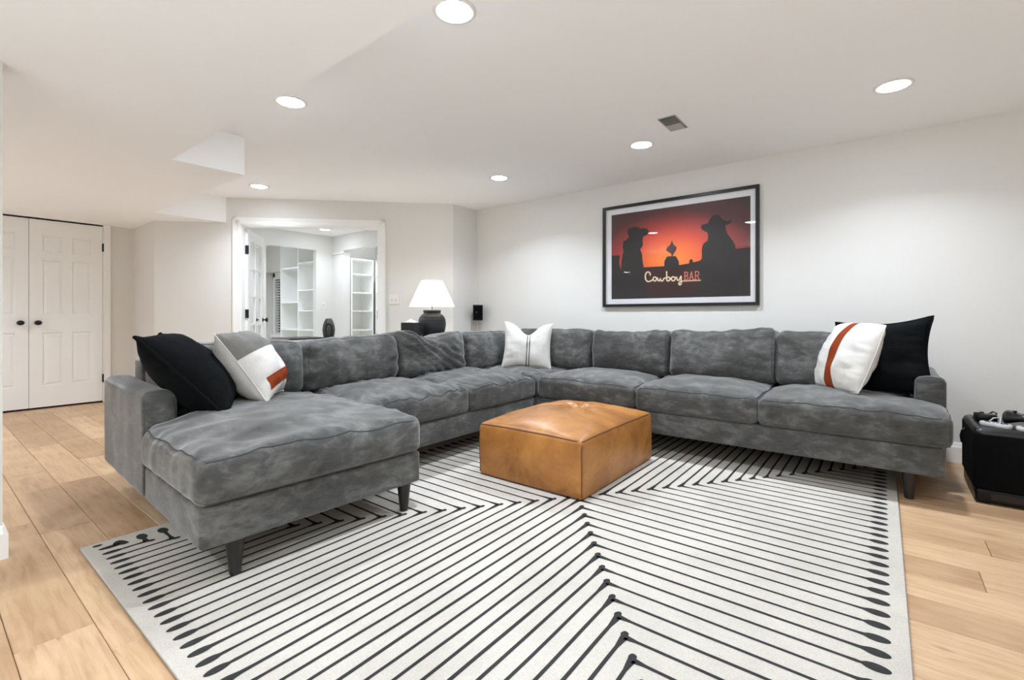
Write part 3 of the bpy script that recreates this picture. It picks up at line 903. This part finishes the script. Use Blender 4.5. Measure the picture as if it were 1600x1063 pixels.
def pillow(name, label, W, H, T, center, heading, tilt, roll, mat, seed, chop=0.0, patches=(), wr=0.006, group=None, edge_mat=None, pinch=0.10):
    """heading: horizontal direction the face looks to; tilt: leans back; roll: turned in its own plane; center = middle of the pillow"""
    f = pillow_fn(W, H, T, seed, chop, wr, pinch)
    o = tag(empty(name, center), label, 'pillow', group)
    # local x -> right seen from the front, local y -> up, local z -> face normal
    B = Matrix.Rotation(heading + R(90), 4, 'Z') @ Matrix.Rotation(R(90) - tilt, 4, 'X') @ Matrix.Rotation(roll, 4, 'Z')
    o.rotation_euler = B.to_euler()
    N = 44
    g = [math.sin(math.pi / 2 * (2 * i / N - 1)) * 0.35 + (2 * i / N - 1) * 0.65 for i in range(N + 1)]
    def cut(a, b):                                   # follow the cover's own grid so that patches hug it
        if b - a < 0.15: return [a, (a + b) / 2, b]
        i0 = min(range(N + 1), key=lambda i: abs(g[i] - a)); i1 = min(range(N + 1), key=lambda i: abs(g[i] - b))
        return g[i0:i1 + 1]
    m = MB(); vs = []; idx = {}
    for side in (1, -1):
        for i in range(N + 1):
            for j in range(N + 1):
                key = (i, j, side) if 0 < i < N and 0 < j < N else (i, j, 0)
                if key not in idx:
                    idx[key] = len(vs); vs.append(f(g[i], g[j], side))
    fs = []
    def K(i, j, s): return idx[(i, j, s) if 0 < i < N and 0 < j < N else (i, j, 0)]
    for side in (1, -1):
        for i in range(N):
            for j in range(N):
                q = (K(i, j, side), K(i + 1, j, side), K(i + 1, j + 1, side), K(i, j + 1, side))
                fs.append(q if side == 1 else q[::-1])
    m.add(vs, fs)
    m.build('cover', mat, o, smooth=True, fix=False)
    for (pn, pm, u0, u1, v0, v1) in patches:
        pv = []; pf = []
        us, vv = cut(u0, u1), cut(v0, v1)
        for i in range(len(us)):
            for j in range(len(vv)):
                u = us[i]; v = vv[j]
                x, y, z = f(u, v, 1); pv.append((x, y, z + 0.0030))
        n1 = len(vv)
        for i in range(len(us) - 1):
            for j in range(n1 - 1):
                a = i * n1 + j; pf.append((a, a + n1, a + n1 + 1, a + 1))
        MB().add(pv, pf).build(pn, pm, o, smooth=True, fix=False)
    path = []
    for (a, b) in (((-1, -1), (1, -1)), ((1, -1), (1, 1)), ((1, 1), (-1, 1)), ((-1, 1), (-1, -1))):
        for i in range(24):
            q = i / 24; path.append(f(a[0] + (b[0] - a[0]) * q, a[1] + (b[1] - a[1]) * q, 1))
    MB().tube(path, 0.0035 if mat != 'boucle' else 0.009, 6, closed=True).build('seam', edge_mat or mat, o, smooth=True, fix=False)
    return o
PG = 'throw pillows on the sectional sofa'
pillow('throw_pillow', 'large plain black fuzzy pillow in the chaise corner against the arm', 0.52, 0.56, 0.27, (-2.87, 0.935, 0.715), R(64), R(42), R(0), 'boucle', 1.0, wr=0.010, group=PG)
pillow('throw_pillow', 'white pillow with grey corner block and small rust patch on the chaise', 0.46, 0.46, 0.28, (-2.89, 1.245, 0.735), R(54), R(34), R(0), 'pillow_white', 2.0, wr=0.012, group=PG,
       patches=(('grey_patch', 'pillow_grey', -0.985, 0.985, 0.22, 0.985), ('rust_patch', 'pillow_rust', -0.88, 0.985, -0.80, -0.48)))
pillow('throw_pillow', 'white pillow with two thin dark stripes in the sofa corner', 0.48, 0.46, 0.18, (-2.73, 3.74, 0.735), R(-54), R(16), R(-3), 'pillow_white', 3.0, chop=0.11, wr=0.006, group=PG,
       patches=(('dark_stripe', 'pillow_dark_stripe', -0.03, 0.0, -0.985, 0.985), ('dark_stripe', 'pillow_dark_stripe', 0.07, 0.10, -0.985, 0.985)))
pillow('throw_pillow', 'white pillow with one broad rust stripe leaning on the black pillow', 0.44, 0.445, 0.20, (-0.185, 3.80, 0.755), R(-143), R(22), R(0), 'pillow_white', 4.0, wr=0.012, group=PG, pinch=-0.05,
       patches=(('rust_stripe', 'pillow_rust', -0.16, 0.16, -0.985, 0.985), ('grey_patch', 'pillow_grey', -0.985, -0.84, -0.98, -0.2)))
pillow('throw_pillow', 'large black fuzzy pillow standing beside the arm near the black case', 0.52, 0.50, 0.22, (-0.005, 3.87, 0.755), R(-106), R(14), R(5), 'boucle', 5.0, wr=0.014, group=PG, pinch=0.16)

# ------------------------------------------------------------------ framed picture
PY = WY - 0.036
pic = tag(empty('framed_picture', (-1.571, WY, 1.63)), 'black framed photograph of cowboy hat silhouettes and a Cowboy BAR sign at sunset', 'picture')
pinv = Matrix.Translation((1.571, -WY, -1.63))
def padd(o): o.parent = pic; o.matrix_parent_inverse = pinv; return o
px0, px1, pz0, pz1 = -2.305, -0.832, 1.113, 2.146
fw = 0.028
m = MB(); m.box(px0, px0 + fw, PY, WY - 0.001, pz0, pz1); m.box(px1 - fw, px1, PY, WY - 0.001, pz0, pz1)
m.box(px0 + fw, px1 - fw, PY, WY - 0.001, pz0, pz0 + fw); m.box(px0 + fw, px1 - fw, PY, WY - 0.001, pz1 - fw, pz1)
padd(m.build('frame', 'frame_black'))
ax0, ax1, az0, az1 = -2.214, -0.903, 1.193, 2.062
m = MB(); YM = WY - 0.014
m.box(px0 + fw, ax0, YM, WY - 0.004, pz0 + fw, pz1 - fw); m.box(ax1, px1 - fw, YM, WY - 0.004, pz0 + fw, pz1 - fw)
m.box(ax0, ax1, YM, WY - 0.004, pz0 + fw, az0); m.box(ax0, ax1, YM, WY - 0.004, az1, pz1 - fw)
padd(m.build('mat_board', 'mat_board'))
YP = WY - 0.010
def cp(cx_, cy_):                                  # print coordinates read off the photograph, put on the wall plane
    return on_y(920 + cx_ / 4.623, 270 + cy_ / 4.623, WY - 0.012)
def clampp(p): return (min(max(p[0], ax0), ax1), min(max(p[1], az0), az1))
glow = cp(585, 640)
pr = MB().box(ax0 - glow[0], ax1 - glow[0], -0.001, 0.001, az0 - glow[1], az1 - glow[1]).build('print', 'sunset_print')
pr.location = (glow[0], YP, glow[1]); padd(pr)
def flat(name, mat, poly, lift, conv=cp):
    pts = [clampp(conv(*p)) for p in poly]
    me = MB().add([(x, YP - 0.001 - lift, z) for x, z in pts], [tuple(range(len(pts)))]).build(name, mat, None, fix=False, mesh_only=True)
    bm = bmesh.new(); bm.from_mesh(me); bmesh.ops.triangulate(bm, faces=bm.faces); bm.to_mesh(me); bm.free()
    o = link(name, me); return padd(o)
flat('silhouette', 'silhouette_ink', [(232, 720), (236, 640), (250, 565), (243, 535), (250, 512), (240, 502), (268, 487), (290, 465), (282, 442), (275, 425), (285, 405), (315, 393), (355, 390), (372, 406), (395, 399), (420, 404),
     (435, 425), (420, 450), (392, 462), (388, 490), (392, 520), (380, 545), (371, 552), (385, 590), (388, 640), (400, 700)], 0.0004)
flat('silhouette', 'silhouette_ink', [(800, 660), (818, 610), (815, 560), (825, 515), (858, 490), (862, 460), (856, 430), (832, 422), (810, 402), (812, 378), (838, 370), (860, 366), (880, 325), (905, 305), (940, 302),
     (960, 330), (990, 348), (1036, 338), (1026, 365), (985, 380), (1000, 440), (1040, 490), (1058, 525), (1062, 560), (1062, 660)], 0.0004)
flat('rooftops', 'silhouette_ink', [(155, 640), (160, 600), (226, 597), (218, 650), (232, 700), (398, 684), (545, 675), (545, 640), (565, 605), (628, 602), (650, 640), (652, 668), (725, 655), (725, 636), (738, 622), (752, 632), (752, 648),
     (800, 636), (880, 570), (1170, 538), (1175, 900), (150, 930)], 0.0003)
flat('weathervane', 'silhouette_ink_lit', [(556, 560), (566, 538), (588, 522), (600, 490), (612, 520), (634, 536), (632, 560), (612, 585), (604, 606), (597, 606), (596, 586), (574, 572)], 0.0005)
flat('sign_board', 'sign_board', [(400, 690), (800, 680), (806, 780), (790, 830), (740, 880), (470, 895), (410, 860)], 0.0005)
def c6(cx_, cy_): return on_y(940 + cx_ / 6.4, 330 + cy_ / 6.4, WY - 0.012)
def spline(pts, n=7):
    out = []
    P = [pts[0]] + list(pts) + [pts[-1]]
    for i in range(1, len(P) - 2):
        p0, p1, p2, p3 = P[i - 1], P[i], P[i + 1], P[i + 2]
        for k in range(n):
            t = k / n
            out.append(tuple(0.5 * (2 * p1[a] + (p2[a] - p0[a]) * t + (2 * p0[a] - 5 * p1[a] + 4 * p2[a] - p3[a]) * t * t + (3 * p1[a] - p0[a] - 3 * p2[a] + p3[a]) * t ** 3) for a in (0, 1)))
    out.append(pts[-1]); return out
def strokes(name, mat, lists, wpx, curved=True):
    m = MB(); hw = wpx / 2
    for k, pts in enumerate(lists):
        P = [Vector(p) for p in (spline(pts) if curved else pts)]
        n = len(P); L = []; Q = []
        for i in range(n):
            d = (P[min(n - 1, i + 1)] - P[max(0, i - 1)]); d = d.normalized() if d.length else Vector((1, 0))
            if i == 0: P[0] = P[0] - d * hw * 0.5
            if i == n - 1: P[i] = P[i] + d * hw * 0.5
            nr = Vector((-d.y, d.x)) * hw
            L.append(P[i] + nr); Q.append(P[i] - nr)
        pts3 = [c6(*p) for p in L + Q]
        m.add([(x, YP - 0.0018 - 0.00002 * k, z) for x, z in pts3], [(i, i + 1, n + i + 1, n + i) for i in range(n - 1)])
    padd(m.build(name, mat, None, fix=False))
def circ(cx_, cy_, rx, ry, n=12): return [(cx_ + rx * math.cos(2 * math.pi * i / n), cy_ + ry * math.sin(2 * math.pi * i / n)) for i in range(n + 1)]
strokes('script_lettering', 'sign_cream', [
    [(486, 642), (483, 620), (464, 609), (446, 620), (437, 648), (441, 682), (458, 703), (486, 701), (514, 684)],
    circ(532, 679, 17, 20),
    [(548, 668), (560, 672), (564, 692), (577, 698), (588, 676), (594, 696), (610, 698), (622, 676), (640, 668)],
    [(650, 604), (651, 650), (652, 690), (668, 698), (684, 682), (676, 662), (656, 664)],
    [(684, 676), (700, 670)],
    circ(716, 677, 19, 20),
    [(734, 668), (750, 664), (756, 688), (774, 690), (788, 662), (796, 650)],
    [(794, 655), (796, 690), (796, 722), (784, 738), (772, 728), (782, 708), (806, 700)]], 13)
strokes('block_lettering', 'sign_red', [
    [(832, 612), (832, 688)], [(826, 612), (852, 610)], [(826, 688), (854, 686)], [(852, 610), (860, 618), (860, 636), (850, 648)], [(834, 649), (850, 648)], [(850, 648), (862, 656), (862, 678), (854, 686)],
    [(880, 688), (898, 606)], [(898, 606), (916, 686)], [(886, 662), (912, 660)], [(873, 688), (888, 688)], [(908, 686), (924, 685)],
    [(938, 606), (938, 684)], [(932, 606), (960, 603)], [(960, 603), (972, 612), (972, 634), (960, 645)], [(940, 646), (960, 645)], [(956, 646), (976, 682)], [(930, 684), (948, 684)]], 9, curved=False)
strokes('underline', 'sign_underline', [[(800, 701), (990, 692)]], 11, curved=False)
padd(MB().box(px0 + fw, px1 - fw, WY - 0.0215, WY - 0.0195, pz0 + fw, pz1 - fw).build('glass', 'picture_glass'))

# ------------------------------------------------------------------ console table behind the sofa, with lamp and small things
TZ = 0.775
tb = tag(empty('console_table', (-3.86, 2.95, 0)), 'narrow dark console table standing behind the sofa', 'table')
MB().box(-0.17, 0.17, -0.98, 0.98, TZ - 0.03, TZ).build('tabletop', 'black_wood', tb)
for sx in (-1, 1):
    for sy in (-1, 1):
        MB().box(sx * 0.14 - 0.02, sx * 0.14 + 0.02, sy * 0.93 - 0.02, sy * 0.93 + 0.02, 0, TZ - 0.03).build('leg', 'black_wood', tb)

lp = tag(empty('table_lamp', (-3.86, 3.53, TZ)), 'lit table lamp with white pleated cone shade and dark ceramic jar base', 'lamp')
MB().lathe([(0.085, 0.0), (0.10, 0.012), (0.135, 0.07), (0.148, 0.13), (0.150, 0.17), (0.142, 0.215), (0.120, 0.252), (0.094, 0.272), (0.088, 0.278), (0.094, 0.284), (0.096, 0.304), (0.090, 0.310), (0.02, 0.312)], 48).build('jar_base', 'ceramic', lp, smooth=True)
gr = MB()
for z_, r_ in ((0.205, 0.1455), (0.232, 0.1345)):
    gr.tube([(r_ * math.cos(2 * math.pi * k / 40), r_ * math.sin(2 * math.pi * k / 40), z_) for k in range(40)], 0.003, 6, closed=True)
gr.build('ridge', 'ceramic', lp, smooth=True)
MB().tube([(0, 0, 0.31), (0, 0, 0.43)], 0.006, 10).build('stem', 'brass', lp)
sh = MB(); n = 72; vs = []; fs = []
zs_ = [(0.243, 0.345), (0.242, 0.35), (0.116, 0.622), (0.115, 0.626)]
for r_, z_ in zs_:
    for k in range(n):
        a = 2 * math.pi * k / n; rr_ = r_ * (1 + 0.008 * (k % 2))
        vs.append((rr_ * math.cos(a), rr_ * math.sin(a), z_))
for i in range(3):
    for k in range(n): fs.append((i * n + k, i * n + (k + 1) % n, (i + 1) * n + (k + 1) % n, (i + 1) * n + k))
sh.add(vs, fs).build('lamp_shade', 'lamp_shade_fabric', lp, fix=False)
bl = MB().lathe([(0.012, 0.42), (0.016, 0.435), (0.030, 0.47), (0.030, 0.49), (0.02, 0.51), (0.004, 0.516)], 16).build('bulb', 'bulb', lp, smooth=True)

tx = tag(empty('tissue_box', (-3.86, 3.24, TZ), R(12)), 'black square tissue box with white tissue behind the sofa', 'tissue box')
rb('box', 'black_plastic', tx, -0.075, 0.075, -0.075, 0.075, 0, 0.178, r=0.006)
m = MB(); vs = []; fs = []; n = 12
for i in range(n + 1):
    for j in range(n + 1):
        u, v = i / n * 2 - 1, j / n * 2 - 1
        z = 0.180 + 0.035 * max(0, 1 - (u * u + v * v) ** 0.5) ** 0.8 + 0.008 * noise.noise(Vector((u * 3, v * 3, 1)))
        vs.append((u * 0.05, v * 0.05, max(0.1785, z)))
for i in range(n):
    for j in range(n):
        a = i * (n + 1) + j; fs.append((a, a + n + 1, a + n + 2, a + 1))
m.add(vs, fs).build('tissue', 'tissue', tx, smooth=True)

hp = tag(empty('tabletop_device', (-3.86, 2.31, TZ), R(60)), 'dark grey oval device with ringed front standing behind the sofa', 'device')
MB().lathe([(0.032, 0), (0.04, 0.006), (0.040, 0.016), (0.024, 0.022)], 24).build('base', 'black_plastic', hp, smooth=True)
prof = [(0.022, 0.02), (0.036, 0.035), (0.049, 0.085), (0.053, 0.125), (0.048, 0.165), (0.034, 0.205), (0.024, 0.222), (0.016, 0.224)]
MB().lathe(prof, 10).build('body', 'dark_grey_plastic', hp, smooth=False)
g_ = MB(); g_.tube([(0.027 * math.cos(2 * math.pi * k / 24), -0.052 + 0.006 * abs(math.cos(2 * math.pi * k / 24)), 0.125 + 0.055 * math.sin(2 * math.pi * k / 24)) for k in range(24)], 0.005, 6, closed=True)
g_.build('grille_ring', 'black_plastic', hp, smooth=True)

# ------------------------------------------------------------------ wall fittings
def switch(name, label, fnmap, gang):
    root = tag(empty(name, fnmap(0, 0, 0)), label, 'light switch')
    base = Vector(fnmap(0, 0, 0))
    mp = lambda x, y, z: tuple(Vector(fnmap(x, y, z)) - base)
    w_ = 0.058 if gang == 2 else 0.036
    MB().box(-w_, w_, 0, 0.006, -0.058, 0.058).map(mp).build('plate', 'plate_white', root, bevel=0.002)
    for k in range(gang):
        c_ = (k - (gang - 1) / 2) * 0.046
        MB().box(c_ - 0.006, c_ + 0.006, 0.006, 0.009, -0.014, 0.014).map(mp).build('slot', 'vent_grey', root)
        MB().box(c_ - 0.004, c_ + 0.004, 0.009, 0.018, 0.0, 0.010).map(mp).build('toggle', 'plate_white', root)
switch('light_switch', 'white double light switch plate beside the study doorway', lambda a, o_, z: diag(0.700 + a, -o_, 1.215 + z), 2)
switch('light_switch', 'single white switch plate on the study wall between the shelves', lambda a, o_, z: (-7.42 + o_, 4.34 + a, 1.20 + z), 1)

sp = tag(empty('wall_speaker', (WX + 0.115, WY - 0.115, 0.965), R(45)), 'small black satellite speaker mounted in the wall corner', 'speaker')
m = MB(); m.prism([(-0.062, -0.055), (0.062, -0.055), (0.045, 0.05), (-0.045, 0.05)][::-1], 0, 0.195)
# front looks towards the room's centre
m.map(lambda x, y, z: (x, y, z))
so = m.build('cabinet', 'black_plastic', sp, bevel=0.006); 
MB().box(-0.052, 0.052, -0.0585, -0.0555, 0.012, 0.183).build('grille', 'case_fabric', sp)
MB().box(-0.022, -0.014, -0.0605, -0.0585, 0.10, 0.104).build('badge', 'plate_white', sp)
MB().box(-0.012, 0.012, 0.05, 0.10, 0.07, 0.12).build('bracket', 'black_metal', sp)
cb = MB().tube([(0, 0.03, 0.0), (0.002, 0.06, -0.06), (0.0, 0.075, -0.2), (0.0, 0.078, -0.9)], 0.004, 6).build('cable', 'plate_white', sp, smooth=True)

# ------------------------------------------------------------------ black case with game controllers
cs = tag(empty('equipment_case', (0.39, 3.60, 0)), 'black boxy case with rounded top and smooth base strip beside the sofa arm', 'case')
CW, CD, CH = 0.50, 0.50, 0.41
rb('body', 'case_fabric', cs, 0, CW, 0, CD, 0.075, CH - 0.02, r=0.02, step=0.1)
rb('lid', 'black_plastic', cs, 0.002, CW - 0.002, 0.002, CD - 0.002, CH - 0.07, CH, r=0.032, step=0.06)
rb('base_strip', 'black_gloss', cs, 0.008, CW - 0.008, 0.008, CD - 0.008, 0.008, 0.08, r=0.012, step=0.1)
MB().box(0.07, CW - 0.07, 0.004, 0.009, 0.028, 0.062).build('port_slot', 'black_plastic', cs)
for fx in (0.05, CW - 0.05):
    for fy in (0.05, CD - 0.05):
        MB().lathe([(0.02, 0), (0.022, 0.01)], 12, fx, fy).build('foot', 'black_plastic', cs)
MB().tube([(0.0, 0.33, 0.345), (-0.014, 0.33, 0.33), (-0.020, 0.33, 0.30), (-0.016, 0.33, 0.265), (0.0, 0.33, 0.25)], 0.006, 8).build('side_handle', 'black_plastic', cs, smooth=True)
MB().lathe([(0.004, 0), (0.004, 0.004)], 10).map(lambda x, y, z: (0.28 + x, -0.002 - z + 0.004, 0.11 + y)).build('screw', 'plate_white', cs)

def controller(name, label, loc, rz, mat, length=0.145, wid=0.065, th=0.022, dog=True, group='game controllers on the black case'):
    root = tag(empty(name, loc, rz), label, 'controller', group)
    n = 48; out = []
    for k in range(n):
        a = 2 * math.pi * k / n
        cx_ = (length / 2 - wid / 2) * (1 if math.cos(a) > 0 else -1)
        x = cx_ + wid / 2 * math.cos(a); yv = wid / 2 * math.sin(a)
        if dog and abs(math.cos(a)) < 0.5: yv *= 0.80 + 0.4 * abs(math.cos(a))
        out.append((x, yv))
    m = MB(); vs = []; fs = []
    lv = [(0.86, 0.0), (1.0, th * 0.3), (1.0, th * 0.65), (0.9, th)]
    for s_, z in lv:
        vs += [(x * (1 - (1 - s_) * 0.4), yv * s_, z) for x, yv in out]
    for i in range(3):
        for k in range(n): fs.append((i * n + k, i * n + (k + 1) % n, (i + 1) * n + (k + 1) % n, (i + 1) * n + k))
    fs.append(tuple(range(n))[::-1]); fs.append(tuple(range(3 * n, 4 * n)))
    m.add(vs, fs).build('shell', mat, root, smooth=False)
    bx = length / 2 - wid / 2
    bm_ = 'controller_button' if mat == 'grey_controller' else 'vent_dark'
    MB().box(-bx - 0.012, -bx + 0.012, -0.004, 0.004, th, th + 0.003).box(-bx - 0.004, -bx + 0.004, -0.012, 0.012, th, th + 0.003).build('direction_pad', bm_, root)
    for dx, dy in ((0.011, 0), (-0.011, 0), (0, 0.011), (0, -0.011)):
        MB().lathe([(0.0055, th), (0.005, th + 0.003)], 12, bx + dx, dy).build('button', bm_, root)
    for dx in (-0.008, 0.008):
        MB().box(dx - 0.005, dx + 0.005, -0.003, 0.002, th, th + 0.002).build('menu_button', bm_, root)
    return root
controller('game_controller', 'pale grey game controller lying flat at the front of the black case', (0.488, 3.695, CH), R(-30), 'grey_controller', length=0.135)
controller('game_controller', 'grey game controller beside the first one on the case top', (0.632, 3.665, CH), R(8), 'grey_controller')
gp = tag(empty('gamepad', (0.612, 3.815, CH), R(-14)), 'black winged gamepad resting on the case top', 'controller', 'game controllers on the black case')
vs_, fs_ = rbox(0.15, 0.09, 0.05, 0.02, 0.012, lambda p: Vector((p.x, p.y - 0.035 * (abs(p.x) / 0.075) ** 2 * 1.0, p.z * (0.7 + 0.9 * (abs(p.x) / 0.075)) + 0.045)))
MB().add(vs_, fs_).build('shell', 'black_plastic', gp, smooth=True, fix=False)
for dx in (-0.03, 0.03):
    MB().lathe([(0.007, 0.055), (0.006, 0.076), (0.010, 0.078), (0.010, 0.082), (0.006, 0.083)], 14, dx, -0.015).build('thumbstick', 'black_plastic', gp, smooth=True)
rm = tag(empty('console_dock', (0.468, 3.865, CH), R(10)), 'small black box with short cable on the case top', 'adapter')
rb('housing', 'black_plastic', rm, -0.045, 0.045, -0.03, 0.03, 0, 0.042, r=0.008, step=0.03)
MB().box(-0.058, -0.03, -0.034, -0.024, 0.036, 0.052).box(-0.02, -0.002, 0.012, 0.022, 0.04, 0.050).build('clip', 'black_plastic', rm)
MB().tube([(0.04, 0.0, 0.03), (0.055, 0.02, 0.045), (0.05, 0.05, 0.05), (0.03, 0.065, 0.03), (0.0, 0.06, 0.012), (-0.04, 0.055, 0.006)], 0.004, 8).build('cable', 'black_plastic', rm, smooth=True)
cc = MB().tube([(0.47, 3.79, CH + .006), (0.495, 3.81, CH + 0.03), (0.52, 3.79, CH + 0.038), (0.515, 3.765, CH + 0.012), (0.49, 3.765, CH + .006)], 0.004, 8).build('controller_cable', 'grey_controller', None, smooth=True)
tag(cc, 'coiled pale cable end between the controllers on the case', 'cable')

# ------------------------------------------------------------------ study furniture and bookcases
dk = tag(empty('study_cabinet', (-6.62, 3.33, 0)), 'low white cabinet with tan side and thin dark top inside the study', 'cabinet')
MB().box(-0.50, -0.008, 0.0, 0.02, 0.02, 0.688).build('side_panel', 'desk_wood', dk)
MB().box(-0.50, -0.004, 0.02, 0.58, 0.02, 0.680).build('body', 'trim_paint', dk)
for k in range(3):
    d_ = MB().box(-0.004, 0.012, 0.03, 0.57, 0.05 + 0.21 * k, 0.25 + 0.21 * k).build('drawer', 'trim_paint', dk, bevel=0.003)
    MB().box(0.012, 0.024, 0.24, 0.36, 0.15 + 0.21 * k, 0.16 + 0.21 * k).build('handle', 'black_metal', d_)
MB().box(-0.51, 0.016, 0.02, 0.59, 0.684, 0.70).build('top', 'black_wood', dk)

def bookcase(name, label, loc, rz, W, D, H, cols, back=True):
    """local: x along the width, front at y=0, depth to +y; cols = list of (x0, x1, shelf heights)"""
    root = tag(empty(name, loc, rz), label, 'bookcase')
    t = 0.022
    MB().box(0, W, D - 0.012, D, 0, H).build('back_panel', 'trim_paint', root)
    edges = sorted({c[0] for c in cols} | {c[1] for c in cols})
    for e in edges:
        MB().box(e - t / 2, e + t / 2, 0, D - 0.012, 0, H).build('upright', 'trim_paint', root)
    for c in cols:
        for z in c[2]:
            MB().box(c[0] + t / 2, c[1] - t / 2, 0.004, D - 0.012, z - t, z).build('shelf', 'trim_paint', root)
        MB().box(c[0] + t / 2, c[1] - t / 2, 0.0, D - 0.012, H - t, H).build('shelf', 'trim_paint', root)
    return root
bookcase('bookcase', 'white built-in bookcase with two bays next to the blinds in the study', (-8.74, 4.26, 0), 0, 1.19, 0.34, 2.36,
         [(0.011, 0.64, (0.10, 0.44, 0.785, 1.275, 1.89)), (0.64, 1.179, (0.10, 0.44, 0.785, 1.12, 1.48, 1.955))])
bookcase('bookcase', 'white five-shelf bookcase standing sideways in the study nook', (-7.06, 4.64, 0), R(90), 0.44, 0.36, 2.0,
         [(0.011, 0.429, (0.10, 0.46, 0.79, 1.115, 1.43, 1.745))])
bookcase('bookcase', 'white bookcase along the rear wall of the study nook', (-7.03, 5.10, 0), 0, 1.4, 0.29, 2.0,
         [(0.011, 0.70, (0.10, 0.46, 0.79, 1.115, 1.43, 1.745)), (0.70, 1.389, (0.10, 0.46, 0.79, 1.115, 1.43, 1.745))])
b1 = MB().box(0, 0.022, 0, 0.26, 0, 0.42).build('book', 'book_dark', None); b1.location = (-8.155, 4.29, 1.275)
tag(b1, 'tall dark thin book standing on the middle shelf of the study bookcase', 'book')
b2 = MB().box(0, 0.03, 0, 0.2, 0, 0.20).build('book', 'book_tan', None); b2.location = (-8.165, 4.30, 0.785)
tag(b2, 'short tan book standing on the lower shelf of the study bookcase', 'book')

# window with blinds beyond the bookcase
wn = struct(empty('window_1', (-9.14, 4.50, 0)), 'dark night window with white slatted blinds in the study')
m = MB(); m.box(-0.34, -0.27, -0.02, 0.10, 0.60, 1.86); m.box(0.29, 0.38, -0.02, 0.10, 0.60, 1.86); m.box(-0.34, 0.38, -0.02, 0.10, 1.78, 1.86); m.box(-0.36, 0.39, -0.06, 0.10, 0.60, 0.66)
m.build('window_frame', 'trim_paint', wn)
MB().box(-0.27, 0.29, 0.06, 0.066, 0.66, 1.78).build('pane', 'night_pane', wn)
MB().box(-0.27, 0.29, -0.02, 0.02, 1.735, 1.78).build('head_rail', 'blind_white', wn)
sl = MB().box(-0.265, 0.285, -0.011, 0.011, -0.0012, 0.0012).build('slat', 'blind_white', mesh_only=True)
for k in range(21):
    o = link('slat', sl, wn, (0, 0.0, 0.70 + k * 0.05), (R(-50), 0, 0))
MB().box(-0.265, 0.285, -0.014, 0.014, 0.665, 0.682).build('bottom_rail', 'blind_white', wn)
w = MB(); w.box(-9.5, -8.76, 4.58, 4.62, 0, 0.6); w.box(-9.5, -9.48, 4.5, 4.62, 0.6, 1.86)
struct(w.build('wall_study_sill', 'wall_paint'))
